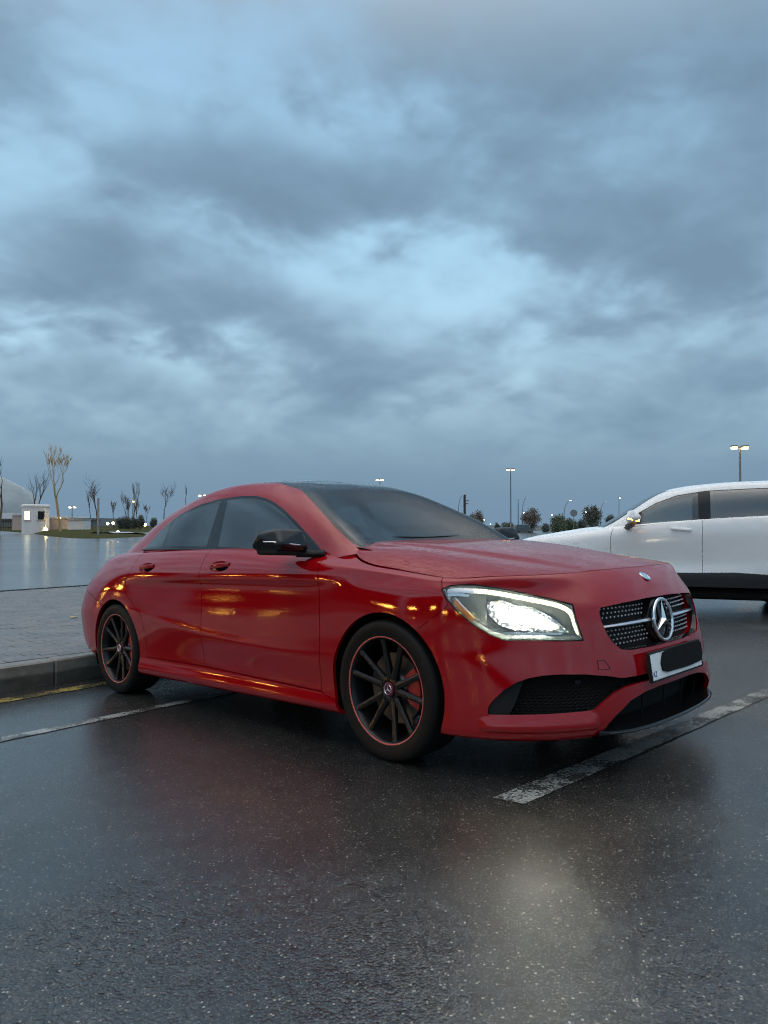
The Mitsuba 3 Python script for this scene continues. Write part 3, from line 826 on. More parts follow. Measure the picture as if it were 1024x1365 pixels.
hls = lambda pts: Polygon(hl_sz(pts))
hl_in = HLpoly.buffer(-.002)
hl_back = HLpoly.buffer(-.010)
s0, s1 = hl_in.bounds[0], hl_in.bounds[2]
depth = lambda q: -(.020 + .055 * np.clip((q[:, 0] - s0 - .02) / .16, 0, 1))
for side in (0, 1):
    f = (lambda m: m) if side == 0 else flipm
    lens_man = LOW ^ HLl
    P, F, N = faces_of(lens_man, True, bool(side))
    hk = CAR.put('headlight', (P, F), 'lens_clear', normals=N, label='headlight switched on under its clear lens' if side == 0 else None)
    back, _ = sheet_poly(hl_back, HF, depth, 120)
    wall = rim_wall(HF, hl_in, -.001, lambda q: depth(q), 120, hl_back)
    CAR.put('housing', f(cat([back, wall])), 'lamp_dark', False, parent=hk)
    seal = rim_wall(HF, HLpoly.buffer(.003), .0005, -.010, 120, HLpoly.buffer(-.004))
    CAR.put('seal', f(seal), 'matt_black', False, parent=hk)

    def strip(line, wd, off, th=.006):
        L_ = np.array(hl_sz(line)) if len(line[0]) == 3 else np.array(line)
        ls = LineString(spline(L_, 40)).buffer(wd, cap_style=1).intersection(HLpoly.buffer(-.006))
        top, rim = sheet_poly(ls, HF, off, 70, .01)
        bot, rb = sheet_poly(ls, HF, off - th, 70, .01)
        n = 70; i = np.arange(n); j = (i + 1) % n
        w_ = trimesh.Trimesh(np.vstack([rim, rb]), np.vstack([np.stack([i, i + n, j], -1), np.stack([j, i + n, j + n], -1)]), process=False)
        return cat([top, w_])
    # daytime running light guide along the top and down the inner side
    drl = strip([(.455, -.795, .770), (.53, -.765, .762), (.62, -.715, .742), (.70, -.653, .719), (.755, -.60, .698), (.79, -.572, .668), (.805, -.571, .625), (.818, -.568, .588)], .009, -.014)
    CAR.put('light_guide', f(drl), 'plate_white', False, parent=hk, emit=(.62, .68, .32))
    chrome = strip([(.372, -.838, .768), (.42, -.822, .772), (.465, -.80, .768)], .010, -.010)
    chrome2 = strip([(.40, -.838, .742), (.44, -.828, .70), (.49, -.815, .652), (.545, -.79, .612), (.60, -.765, .596), (.70, -.70, .592), (.78, -.625, .588)], .0035, -.016)
    chrome3 = strip([(.372, -.843, .752), (.405, -.835, .755), (.45, -.812, .750)], .006, -.012)
    CAR.put('bezel', f(cat([chrome, chrome2, chrome3])), 'lamp_reflector', False, parent=hk)
    amber = strip([(.405, -.838, .722), (.44, -.829, .685), (.47, -.822, .655)], .012, -.018)
    CAR.put('side_marker', f(amber), 'amber_plastic', False, parent=hk)
    refl = hls([(.525, -.785, .715), (.575, -.755, .722), (.62, -.728, .700), (.68, -.69, .690), (.735, -.635, .648), (.785, -.595, .590), (.70, -.695, .600), (.62, -.745, .606), (.565, -.77, .630), (.53, -.785, .668)])
    rm, _ = sheet_poly(refl.buffer(.004), HF, lambda q: depth(q) + .012 + .008 * np.sin(q[:, 0] * 190) * np.sin(q[:, 1] * 160), 80, .005)
    rk = CAR.put('reflector', f(rm), 'lamp_reflector', False, parent=hk)
    glow = [[(.553, -.768, .712), (.585, -.748, .706), (.590, -.75, .66), (.60, -.745, .640), (.575, -.764, .640), (.556, -.770, .672)],
            [(.612, -.735, .690), (.655, -.705, .684), (.70, -.668, .662), (.752, -.615, .612), (.735, -.64, .604), (.68, -.70, .618), (.635, -.73, .636), (.60, -.745, .662)]]
    for gl in glow:
        gm, _ = sheet_poly(hls(gl).buffer(.004), HF, lambda q: depth(q) + .026 + .004 * np.sin(q[:, 0] * 400), 60, .006)
        CAR.put('lit_reflector', f(gm), 'plate_white', False, parent=hk, emit=(1.15, 1.20, .92))
    for c, r_ in (((.574, -.752, .672), .019), ((.655, -.71, .652), .021), ((.712, -.655, .630), .015)):
        q = np.array(hl_sz([c]))
        p = HF.at(q, -.026)[0]
        s = trimesh.creation.icosphere(2, r_); s.apply_translation(p)
        CAR.put('bulb_lens', f(s), 'plate_white', 60, parent=hk, emit=(160., 162., 120.))

# ---- grille
GRB = GRpoly.buffer(-.001)
tunnel = rim_wall(FRONT_F, GRpoly.buffer(.001), -.004, -.075, 160)
gk = CAR.put('grille', sheet_poly(GRpoly.buffer(.004), FRONT_F, -.058, 160, .02)[0], 'matt_black', False, label='black grille studded with small chrome pins')
CAR.put('surround', tunnel, 'car_paint', False, parent=gk)
lip = rim_wall(FRONT_F, GRpoly.buffer(-.0005), -.006, -.030, 160, GRpoly.buffer(-.007))
CAR.put('black_rim', lip, 'gloss_black', False, parent=gk)
pin = trimesh.creation.icosphere(1, .0043)
pins = []
star_c = np.array([0, .597])
for j in range(12):
    z = .505 + j * .0185
    for i in range(-24, 25):
        y = (i + .5 * (j % 2)) * .0262
        if not GRpoly.buffer(-.012).contains(Point(y, z)): continue
        if abs(z - .607) < .018 or (y ** 2 + (z - .597) ** 2) < .118 ** 2: continue
        p = FRONT_F.at([(y, z)], -.046)[0]
        m = pin.copy(); m.apply_translation(p); pins.append(m)
CAR.put('chrome_pins', cat(pins), 'chrome', True, parent=gk, kind='stuff')
for sg in (-1, 1):
    ys = np.linspace(.10, .452, 14)
    V = []
    for y in ys:
        h = .0125 - .006 * (y / .45) ** 1.5
        c = FRONT_F.at([(sg * y, .602)], -.026)[0]
        V += [c + [-.02, 0, h * .9], c + [.004, 0, h * .75], c + [.012, 0, -.001], c + [.002, 0, -h * .8], c + [-.02, 0, -h]]
    F = []
    for i in range(13):
        for k in range(5):
            a_, b_ = i * 5 + k, i * 5 + (k + 1) % 5
            F += [[a_, b_, b_ + 5], [a_, b_ + 5, a_ + 5]]
    F += [[0, 1, 2], [0, 2, 3], [0, 3, 4]] + [[65 + a for a in t] for t in ([2, 1, 0], [3, 2, 0], [4, 3, 0])]
    bar = trimesh.Trimesh(np.array(V), F, process=False)
    bar.fix_normals()
    CAR.put('bar', bar, 'silver', 25, parent=gk)
# star emblem in its ring
def star_mesh(R, th):
    V, F = [[0, 0, th]], []
    for k in range(3):
        a = np.pi / 2 + k * 2 * np.pi / 3
        for r_, da in ((R, 0), (R * .165, np.pi / 3)):
            V.append([r_ * math.cos(a + da), r_ * math.sin(a + da), th * (.25 if da == 0 else .1)])
    n = len(V) - 1
    for i in range(n): F.append([0, 1 + i, 1 + (i + 1) % n])
    base = [[v[0], v[1], -th * .3] for v in V[1:]]
    V += base
    for i in range(n):
        j = (i + 1) % n
        F += [[1 + i, 1 + n + i, 1 + n + j], [1 + i, 1 + n + j, 1 + j]]
    return trimesh.Trimesh(np.array(V, float), F, process=False)


def torus(R, r, n=64, k=10):
    a, b = np.meshgrid(np.arange(n) * 2 * np.pi / n, np.arange(k) * 2 * np.pi / k, indexing='ij')
    V = np.stack([(R + r * np.cos(b)) * np.cos(a), (R + r * np.cos(b)) * np.sin(a), r * np.sin(b)], -1).reshape(-1, 3)
    F = [[i * k + j, ((i + 1) % n) * k + j, ((i + 1) % n) * k + (j + 1) % k, i * k + (j + 1) % k] for i in range(n) for j in range(k)]
    V_, F_ = np.array(V), np.array(F)
    return trimesh.Trimesh(V_, np.vstack([F_[:, [0, 1, 2]], F_[:, [0, 2, 3]]]), process=False)


def face_front(m, c, tilt=0.0):
    """from the xy plane (z outwards) to facing forward (+x) at c"""
    m = m.copy()
    v = m.vertices
    v = np.stack([v[:, 2], v[:, 0], v[:, 1]], -1)
    ct, st = math.cos(tilt), math.sin(tilt)
    v = np.stack([v[:, 0] * ct - v[:, 2] * st, v[:, 1], v[:, 0] * st + v[:, 2] * ct], -1)
    m.vertices = v + c
    return m


sc = np.array([.908, 0, .597])
disc = lathe([(0, -.004), (.086, -.004), (.098, -.012), (.104, -.03), (.104, -.06)], 64)
CAR.put('emblem_disc', face_front(disc, sc, .09), 'gloss_black', 30, parent=gk)
CAR.put('star_emblem', face_front(cat([star_mesh(.088, .016), torus(.0915, .0075)]), sc + [.010, 0, 0], .09), 'chrome', False, parent=gk)
# small badge on the nose above the grille
bp = FRONT_F.at([(.010, .790)], .003)[0]
CAR.put('nose_badge', face_front(cat([lathe([(0, .003), (.022, .002), (.026, -.002)], 32), torus(.026, .003, 32, 6), star_mesh(.02, .004)]), bp, .9), 'chrome', False)

# ---- intakes, lower opening, splitter, plate
S_IN, N_IN = TUB.grid(np.arange(11, 21.01, .1), np.arange(0, 8.01, .1))
IF = Flat(S_IN, N_IN, INF, .02)
for side in (0, 1):
    f = (lambda m: m) if side == 0 else flipm
    ib = INpoly.intersection(Polygon([(-1, 0), (.565, 0), (.565, 1), (-1, 1)]))
    ik = CAR.put('side_intake', f(sheet_poly(ib.buffer(.003), IF, -.085, 140, .02)[0]), 'matt_black', False)
    CAR.put('edge', f(rim_wall(IF, ib.buffer(.001), -.004, -.085, 140)), 'black_plastic', False, parent=ik)
    blank = ib.intersection(Polygon([(-1, 0), (.012, 0), (.026, .276), (.050, .315), (.074, .374), (.092, .41), (.10, .46), (-1, .46)]))
    CAR.put('blank', f(sheet_poly(blank.buffer(-.002), IF, lambda q: -.010 - .22 * np.clip((q[:, 0] + .045), 0, .5), 90, .015)[0]), 'black_plastic', 40, parent=ik)
    # mesh of the intake
    bars = []
    x0, y0, x1, y1 = ib.bounds
    open_ = ib.difference(blank).buffer(-.003)
    for j, z in enumerate(np.arange(y0 + .006, y1, .0125)):
        seg = open_.intersection(LineString([(x0, z), (x1, z)]))
        for s_ in getattr(seg, 'geoms', [seg]):
            if s_.length < .01: continue
            xs = np.linspace(s_.coords[0][0], s_.coords[-1][0], max(3, int(s_.length / .011)))
            zig = [(x, z + .0036 * (1 if (i + j) % 2 else -1)) for i, x in enumerate(xs)]
            P = IF.at(zig, -.050)
            P = P[~np.isnan(P).any(1)]
            if len(P) > 2: bars.append(tube(P, .0022, 4, False))
    if bars: CAR.put('mesh', f(cat(bars)), 'black_plastic', 40, parent=ik, kind='stuff')
    q = IF.at([(.30, .395)], -.038)[0]
    s = lathe([(0, .004), (.011, .003), (.013, -.004)], 24)
    nrm = np.array([.6, -.8, 0]); aa = np.array([.8, .6, 0])
    s.vertices = q + s.vertices[:, :1] * aa + s.vertices[:, 1:2] * np.array([0, 0, 1.0]) + s.vertices[:, 2:] * nrm
    CAR.put('parking_sensor', f(s), 'gloss_black', 30, parent=ik)
LOb = LOpoly.intersection(Polygon([(-1, .176), (1, .176), (1, 1), (-1, 1)]))
lk = CAR.put('lower_intake', sheet_poly(LOb, FRONT_F, -.11, 140, .02)[0], 'matt_black', False)
CAR.put('edge', rim_wall(FRONT_F, LOpoly.buffer(.0015), -.003, -.11, 140), 'gloss_black', False, parent=lk)
for y in np.linspace(-.40, .40, 5):
    z1 = .30 if abs(y) < .36 else .255
    p0, p1 = FRONT_F.at([(y, .195), (y, z1)], -.055)
    CAR.put('slat', tube([p0 - [.0, 0, .01], p1 + [0, 0, .02]], .004, 6), 'matt_black', parent=lk)
sp = []
ysp = np.linspace(-.555, .555, 61)
for y in ysp:
    q = FRONT_F.at([(y, .205)])[0]
    if np.isnan(q).any(): q = FRONT_F.at([(np.sign(y) * .53, .205)])[0]
    e = 1 - (abs(y) / .575) ** 6
    zt = .186 + .012 * (abs(y) / .55) ** 4
    x = q[0]
    sp.append([(x - .16, y, zt + .03), (x - .004, y, zt + .004), (x + .022 * e, y, zt + .002), (x + .030 * e, y, zt - .005), (x + .026 * e, y, zt - .012), (x - .02, y, zt - .022), (x - .12, y, zt - .022)])
sp = np.array(sp); k = sp.shape[1]
spl = trimesh.Trimesh(sp.reshape(-1, 3), [t for i in range(60) for j in range(k - 1) for t in ([i * k + j, (i + 1) * k + j, (i + 1) * k + j + 1], [i * k + j, (i + 1) * k + j + 1, i * k + j + 1])], process=False)
CAR.put('splitter', spl, 'gloss_black', 35)
CAR.put('splitter_trim', tube(sp[2:-2, 3] + [0.002, 0, .001], .0016, 6), 'dark_metal')
tow = Polygon([(-.529, .479), (-.496, .476), (-.473, .438), (-.532, .441)]).buffer(-.001)
for sg in (1,):
    q = [FRONT_F.at([c], .0006)[0] for c in list(roundpoly(np.array(tow.exterior.coords)[:-1], .004))]
    q.append(q[0])
    CAR.put('tow_eye_cover', tube(q, .0014, 4), 'matt_black')
pb = box((.012, .52, .112), bevel=.003)
ang = -.10
def plate_at(m, dx=0.0):
    m = m.copy(); v = m.vertices
    c_, s_ = math.cos(ang), math.sin(ang)
    m.vertices = np.stack([v[:, 0] * c_ + v[:, 2] * -s_ * -1, v[:, 1], v[:, 2]], -1) + np.array([.972 + dx, -.012, .420])
    return m
pk = CAR.put('number_plate', plate_at(pb), 'plate_white', False, label='white number plate, all but its left end blacked out by an added patch')
bl = Polygon([(-.160, -.020), (-.12, -.030), (.10, -.034), (.24, -.028), (.262, .0), (.262, .045), (.23, .056), (.02, .057), (-.08, .054), (-.14, .046), (-.165, .010)]).buffer(.004)  # added patch that blots out the number, not a real cover
cv = trimesh.creation.extrude_polygon(bl, .006, engine='earcut')
cv.vertices = np.stack([cv.vertices[:, 2] + .007, cv.vertices[:, 0], cv.vertices[:, 1]], -1)
CAR.put('blackout_patch', plate_at(cv), 'matt_black', 30, parent=pk)
az = meshkit.text_mesh('AZ', .022, .001)
az.vertices = np.stack([az.vertices[:, 2] + .0065, az.vertices[:, 0] - .252, az.vertices[:, 1] - .040], -1)
CAR.put('letters', plate_at(az), 'blue_ink', False, parent=pk)
fr = [box((.016, .528, .005), (0, 0, .0585)), box((.016, .528, .005), (0, 0, -.0585)), box((.016, .005, .112), (0, .2615, 0)), box((.016, .005, .112), (0, -.2615, 0))]
CAR.put('frame', plate_at(cat(fr)), 'black_plastic', False, parent=pk)
CAR.put('bracket', box((.05, .40, .08), (.935, -.01, .41), .01), 'black_plastic', False, parent=pk)

# the raised red lip along the bottom of the bumper, below the side intake
us = np.linspace(13.5, 16.35, 48)
tt = np.linspace(0, 1, 48); k_ = np.minimum(1, np.minimum(tt, 1 - tt) * 7)
k_ = k_ * k_ * (3 - 2 * k_)
rws = []
for v_, o_ in ((2.62, -.002), (2.42, .006), (2.22, .014), (2.05, .015), (1.90, .010), (1.72, -.002)):
    S_, N_ = TUB.grid(us, [v_])
    rws.append(S_[0] + N_[0] * (o_ * k_ - .003 * (1 - k_))[:, None])
lipv = np.array(rws).reshape(-1, 3)
lipm = trimesh.Trimesh(lipv, [f for i in range(5) for j in range(47) for f in ([i * 48 + j, (i + 1) * 48 + j, (i + 1) * 48 + j + 1], [i * 48 + j, (i + 1) * 48 + j + 1, i * 48 + j + 1])], process=False)
CAR.put('bumper_lip', lipm, 'car_paint', 60, parent=bump_k); CAR.put('bumper_lip', flipm(lipm), 'car_paint', 60, parent=bump_k)

# ---- mirrors
def mirror_housing():
    pts = []
    for (x, y, z, r) in ((-.575, -.865, .985, .030), (-.560, -1.015, 1.000, .030), (-.665, -.87, 1.035, .035), (-.66, -1.045, 1.035, .032), (-.70, -.87, .99, .025), (-.70, -1.055, 1.0, .024), (-.60, -.87, 1.045, .03), (-.59, -1.01, 1.05, .028),
                         (-.60, -1.02, .978, .02), (-.68, -1.04, .975, .016)):
        s = trimesh.creation.icosphere(2, r); s.apply_translation([x, y, z]); pts.append(s.vertices)
    m = m3.Manifold.hull_points(np.vstack(pts)).refine_to_length(.012)
    me = m.to_mesh()
    t = trimesh.Trimesh(me.vert_properties[:, :3], me.tri_verts)
    trimesh.smoothing.filter_taubin(t, iterations=12)
    return t


mh = mirror_housing()
low_m = m3.Manifold.hull_points(np.vstack([trimesh.creation.icosphere(1, r).vertices + c for c, r in (((-.585, -.86, .955), .018), ((-.58, -1.02, .962), .016), ((-.69, -.87, .958), .016), ((-.69, -1.045, .966), .016))])).refine_to_length(.02).to_mesh()
low_t = trimesh.Trimesh(low_m.vert_properties[:, :3], low_m.tri_verts)
arm = tube(spline([(-.50, -.775, .945), (-.55, -.82, .945), (-.61, -.87, .950)], 10), [.026] * 10, 12)
arm.vertices[:, 2] = .947 + (arm.vertices[:, 2] - .947) * .7
glass_m = box((.004, .155, .085), (-.728, -.955, 1.008), .0015)
for side in (0, 1):
    f = (lambda m: m) if side == 0 else flipm
    mk = CAR.put('mirror', f(mh), 'gloss_black', True)
    CAR.put('lower_shell', f(low_t), 'black_plastic', 40, parent=mk); CAR.put('arm', f(arm), 'black_plastic', 40, parent=mk)
    CAR.put('mirror_glass', f(glass_m), 'chrome', False, parent=mk)
    CAR.put('side_repeater', f(tube(spline([(-.545, -.90, .993), (-.538, -.98, 1.0), (-.56, -1.045, 1.01), (-.62, -1.072, 1.015)], 16), .004, 6)), 'silver', parent=mk)

# ---- underbody, wheel wells, interior
ub = box((3.9, 1.40, .05), (-1.35, 0, .20), .02)
CAR.put('underbody', cat([ub, box((.9, 1.55, .03), (-1.35, 0, .19)), box((1.9, 1.58, .05), (-1.35, 0, .185))]), 'matt_black', False)
for xw in (0, -2.699):
    prof = [(.355, .66), (.362, .87)]
    well = lathe([(.05, .52), (.35, .53), (.372, .60), (.372, .862)], 64, 'y')
    well.apply_translation([xw, 0, .3185])
    keep = well.triangles_center[:, 2] > .17
    well = trimesh.Trimesh(well.vertices, well.faces[keep], process=False)
    for side in (0, 1): CAR.put('wheel_arch_liner', well if side == 0 else flipm(well), 'matt_black', 40)
dash = spline([(-.36, .93), (-.55, .955), (-.78, .95), (-.90, .90), (-.93, .78), (-.90, .60)], 24)
V = []
ydash = np.linspace(-.68, .68, 25)
for y in ydash:
    hump = .035 * math.exp(-((y - .36) / .17) ** 2)
    for x, z in dash: V.append((x, y, z + hump * np.clip((-.5 - x) / .2, 0, 1)))
n = len(dash)
CAR.put('dashboard', (np.array(V), [[i * n + k, (i + 1) * n + k, (i + 1) * n + k + 1, i * n + k + 1] for i in range(24) for k in range(n - 1)]), 'cabin', 50)
CAR.put('floor', box((2.6, 1.40, .03), (-1.75, 0, .30)), 'cabin', False)


def seat_mesh(x, y, wide=.50):
    def blob(spec):
        m = m3.Manifold.hull_points(np.vstack([trimesh.creation.icosphere(2, r).vertices + np.array(c) for c, r in spec])).refine_to_length(.05).to_mesh()
        t = trimesh.Trimesh(m.vert_properties[:, :3], m.tri_verts); trimesh.smoothing.filter_taubin(t, iterations=4); return t
    h = wide / 2 - .06
    cush = blob([((x + .22, y - h, .52), .07), ((x + .22, y + h, .52), .07), ((x - .25, y - h, .47), .07), ((x - .25, y + h, .47), .07)])
    back = blob([((x - .27, y - h, .52), .07), ((x - .27, y + h, .52), .07), ((x - .50, y - h * .85, 1.02), .055), ((x - .50, y + h * .85, 1.02), .055), ((x - .42, y - h, .85), .07), ((x - .42, y + h, .85), .07)])
    hd = blob([((x - .53, y - .09, 1.13), .05), ((x - .53, y + .09, 1.13), .05), ((x - .54, y - .08, 1.21), .04), ((x - .54, y + .08, 1.21), .04)])
    return cush, back, hd


for (x, y, w_) in ((-1.30, .37, .5), (-1.30, -.37, .5), (-2.10, .36, .58), (-2.10, -.36, .58)):
    c_, b_, h_ = seat_mesh(x, y, w_)
    sk = CAR.put('seat', c_, 'cabin', True)
    CAR.put('backrest', b_, 'cabin', True, parent=sk); CAR.put('headrest', h_, 'cabin', True, parent=sk)
sw = torus(.185, .016, 40, 8)
sw = cat([sw, box((.33, .03, .02)), box((.03, .18, .02), (0, -.09, 0)), lathe([(0, .03), (.06, .02), (.07, -.02)], 24)])
v = sw.vertices
sw.vertices = np.stack([-v[:, 2] * .9 + v[:, 1] * -.38 - .98, v[:, 0] + .37, v[:, 1] * .92 - v[:, 2] * .38 + .86], -1)
CAR.put('steering_wheel', sw, 'cabin', 40)

# ---- wheels
tyre_prof = [(.236, -.100), (.243, -.108), (.252, -.110), (.262, -.1135), (.279, -.1175), (.296, -.116), (.306, -.110), (.3135, -.100), (.3170, -.085), (.3185, -.05),
             (.3185, .05), (.3170, .085), (.3135, .100), (.306, .110), (.296, .116), (.279, .1175), (.262, .1135), (.252, .110), (.243, .108), (.236, .100)]
tyre_prof = np.array(tyre_prof)
tread = []
tp = []
for r_, h_ in tyre_prof: tp.append((r_, h_))
# four circumferential grooves
groove = []
for (r_, h_) in [(.3185, -.05)]: pass
pr = [p for p in tp if p[1] < -.06]
for c_ in (-.045, -.015, .015, .045):
    pr += [(.3185, c_ - .0055), (.3115, c_ - .0040), (.3115, c_ + .0040), (.3185, c_ + .0055)]
pr += [p for p in tp if p[1] > .06]
tyre = lathe(pr, 96, 'y')
# sipes on the shoulder
blocks = []
rimp = [(.2280, .085), (.2300, .101), (.2365, .1065), (.2440, .1065), (.2465, .1020), (.2440, .0985)]
barrel = lathe([(.2270, -.10), (.2140, -.085), (.2100, -.02), (.2120, .05), (.2240, .080), (.2290, .0995), (.2370, .1055)], 96, 'y')
redring = lathe([(.2368, .1052), (.2385, .1078), (.2425, .1084), (.2460, .1070), (.2475, .1020)], 96, 'y')
brake = lathe([(.075, .005), (.160, .005), (.160, .030), (.075, .030), (.075, .005)], 64, 'y')
bell = lathe([(.0, .050), (.072, .050), (.082, .040), (.085, .0)], 48, 'y')


def spoke(a, tw):
    """one spoke as a bar of tapering section from hub to rim"""
    rr = np.array([.040, .075, .12, .17, .215, .2345])
    out = np.array([.076, .080, .084, .090, .097, .1005])
    wd = np.array([.019, .0160, .0135, .0128, .0140, .018])
    th = np.array([.030, .028, .025, .022, .020, .020])
    V = []
    for r_, o, w_, t_ in zip(rr, out, wd, th):
        ang = a + tw * (r_ - .04) / .2
        for da, ho in ((-w_ * .95, o - t_), (-w_, o - .007), (-w_ * .45, o), (w_ * .45, o), (w_, o - .007), (w_ * .95, o - t_)):
            V.append((r_ * math.cos(ang) - da * math.sin(ang), -ho, r_ * math.sin(ang) + da * math.cos(ang)))
    k = 6; F = []
    for i in range(len(rr) - 1):
        for j in range(k):
            A_, B_ = i * k + j, i * k + (j + 1) % k
            F += [[A_, B_ + k, B_], [A_, A_ + k, B_ + k]]
    m = trimesh.Trimesh(V, F, process=False)
    return m


hub = lathe([(0, .072), (.034, .072), (.044, .078), (.056, .076), (.064, .060), (.066, .03)], 48, 'y')
cap = lathe([(0, .0855), (.026, .0855), (.0325, .0815), (.034, .072)], 40, 'y')
cap_star = cat([star_mesh(.0205, .002), torus(.0225, .0022, 40, 6)])
v = cap_star.vertices; cap_star.vertices = np.stack([v[:, 0], -v[:, 2] - .0862, v[:, 1]], -1)
nuts = []
for k in range(5):
    a = k * 2 * np.pi / 5 + .3
    nn = trimesh.creation.cylinder(.0095, .014, sections=6); nn.vertices = np.stack([nn.vertices[:, 0] + .052 * math.cos(a), -nn.vertices[:, 2] - .074, nn.vertices[:, 1] + .052 * math.sin(a)], -1); nuts.append(nn)
cal = []
for a in np.linspace(-.42, .62, 12): cal.append(a)
calV = []
for a in cal:
    for r_, h_ in ((.100, .055), (.150, .068), (.182, .062), (.190, .02), (.190, -.03), (.10, -.03)): calV.append((r_ * math.cos(a), -h_, r_ * math.sin(a)))
k = 6; F = []
for i in range(len(cal) - 1):
    for j in range(k):
        A_, B_ = i * k + j, i * k + (j + 1) % k
        F += [[A_, B_ + k, B_], [A_, A_ + k, B_ + k]]
F += [[0, i, i + 1] for i in range(1, k - 1)] + [[66, 66 + i + 1, 66 + i] for i in range(1, k - 1)]
caliper = trimesh.Trimesh(calV, F, process=False)
strut = box((.035, .02, .10), (.075, -.02, -.115), .004)
wheel_src = {}
for xw in (0, -2.699):
    for sg in (1, -1):
        steer = math.radians(-1.4) if xw == 0 else 0
        base = M4(Rz(steer if sg == 1 else steer), (xw, -.7665 * sg, .3185))
        flip = np.diag([1, sg, 1, 1.0])
        w = CARW @ base @ flip
        sp0 = math.radians(18 + 7) if xw == 0 else math.radians(4)
        ct = CAR.world; CAR.world = w
        if sg == 1:
            wk = CAR.put('wheel', barrel, 'wheel_black', 40)
            wheel_src[xw] = {'wheel': wk}
            for nm, me, mt, sm in (('tyre', tyre, 'rubber', 30), ('rim_ring', redring, 'ring_red', 60), ('brake_disc', cat([brake, bell]), 'dark_metal', 30), ('hub', cat([hub] + nuts), 'wheel_black', 30),
                                   ('centre_cap', cap, 'cap_red', 30), ('star_badge', cap_star, 'chrome', False), ('brake_caliper', caliper, 'caliper_red', 35), ('suspension', strut, 'rust_metal', False)):
                wheel_src[xw].setdefault('parts', []).append((nm, CAR.put(nm, me, mt, sm, parent=wk)))
            for q in range(10):
                wheel_src[xw]['parts'].append(('spoke', CAR.put('spoke', spoke(sp0 + q * np.pi / 5 + (.055 if q % 2 else -.055), -.0), 'wheel_black', 35, parent=wk)))
        else:
            wk = CAR.reuse('wheel', wheel_src[xw]['wheel'])
            for nm, src in wheel_src[xw]['parts']: CAR.reuse(nm, src, parent=wk)
        CAR.world = ct
# ------------------------------------------------------------------ the ground
UPV = np.cross(RIGHT, LOOK)
LH = LOOK * [1, 1, 0] / np.linalg.norm(LOOK[:2])


def at(pxx, pyy, Z):
    """the world point seen at a pixel of the photograph at a depth along the view axis"""
    return CAM + Z * (LOOK + RIGHT * (pxx - 512) / 972.05 + UPV * (682.5 - pyy) / 972.05)


def gz(x, y):
    x = np.asarray(x, float); y = np.asarray(y, float)
    xs = np.where(x < 3, x, 3 + 2 * np.tanh((x - 3) / 2))
    return .04756 * xs + .0031733 * np.clip(y, -20, 20)


KX = -3.50                                                   # kerb face


def sheet(xs, ys, zf):
    X, Y = np.meshgrid(xs, ys, indexing='ij')
    V = np.stack([X, Y, zf(X, Y)], -1).reshape(-1, 3)
    n = len(ys); i = np.arange(len(xs) - 1)[:, None] * n + np.arange(n - 1)[None]
    i = i.ravel()
    return trimesh.Trimesh(V, np.vstack([np.stack([i, i + n, i + n + 1], -1), np.stack([i, i + n + 1, i + 1], -1)]), process=False)


def gutter(p):
    """1 where water stands by the kerb, 0 on the open, rougher asphalt"""
    wob = (fbm(p.x * .7 + 3, p.y * .7, 0, 3) - .5) * 1.3
    a = smoothstep(-1.0, -2.3, p.x + .60 * p.y + .75 + wob)
    b = smoothstep(4.2, 5.4, p.y + .4 * p.x + wob)
    return dr.maximum(a, b * .75)


def tarmac_col(p, n, uv):
    f1, f2, r = voronoi(p.x * 120, p.y * 120)
    g1, g2, q = voronoi(p.x * 230 + 7, p.y * 230)
    big = fbm(p.x * 1.3, p.y * 1.3, 0, 4)
    med = fbm(p.x * 14, p.y * 14, 3, 3)
    base = mix([.031, .029, .0285], [.060, .056, .054], smoothstep(.25, .75, .55 * big + .45 * med))
    base = base * .55 * (.45 + 1.0 * r * smoothstep(.62, .30, f1) + .35 * q)
    lit = dr.select(r > .962, smoothstep(.46, .22, f1 + .25 * (noise(p.x * 420, p.y * 420) - .5)), 0.0)
    fine = dr.select(q > .88, smoothstep(.5, .25, g1), 0.0)
    tone = cell_rand(dr.floor(r * 9999), 1, 2)
    stone = mix([.26, .22, .15], [.40, .38, .34], tone)
    c = mix(base, mi.Color3f(.15, .14, .12), fine * .8)
    return mi.Color3f(dr.lerp(c, stone, lit * (.55 + .45 * tone)))


def facets(x, y, sd):
    """stones: (height of a randomly tilted facet, distance to the stone's centre, random number) in units of a cell"""
    best, h, which = mi.Float(9), mi.Float(0), mi.Float(0)
    for a in (-1, 0, 1):
        for b in (-1, 0, 1):
            cx, cy = dr.floor(x) + a, dr.floor(y) + b
            dx, dy = x - cx - cell_rand(cx, cy, 1), y - cy - cell_rand(cx, cy, 2)
            d = dx * dx + dy * dy
            r = cell_rand(cx, cy, 3 + sd)
            t = cell_rand(cx, cy, 7 + sd) * 6.2832
            near = d < best
            h = dr.select(near, (dr.cos(t) * dx + dr.sin(t) * dy) * r, h)
            which = dr.select(near, r, which)
            best = dr.minimum(best, d)
    return h, best, which


def tarmac_h(p, n, uv):
    h, d, r = facets(p.x * 120, p.y * 120, 0)
    k, e, q = facets(p.x * 47 + 5, p.y * 47, 20)
    patch = .35 + .95 * smoothstep(.35, .65, fbm(p.x * .8 + 4, p.y * .8, 7, 3))
    return patch * ((h * .17 - .16 * dr.minimum(d, .5)) / 120 + k * .08 / 47) + (fbm(p.x * 9, p.y * 9, 5, 2) - .5) * .0016


def puddle_h(p, n, uv):
    return (fbm(p.x * 7, p.y * 7, 1, 3) - .5) * .0016 + (noise(p.x * 60, p.y * 60, 2) - .5) * .00016


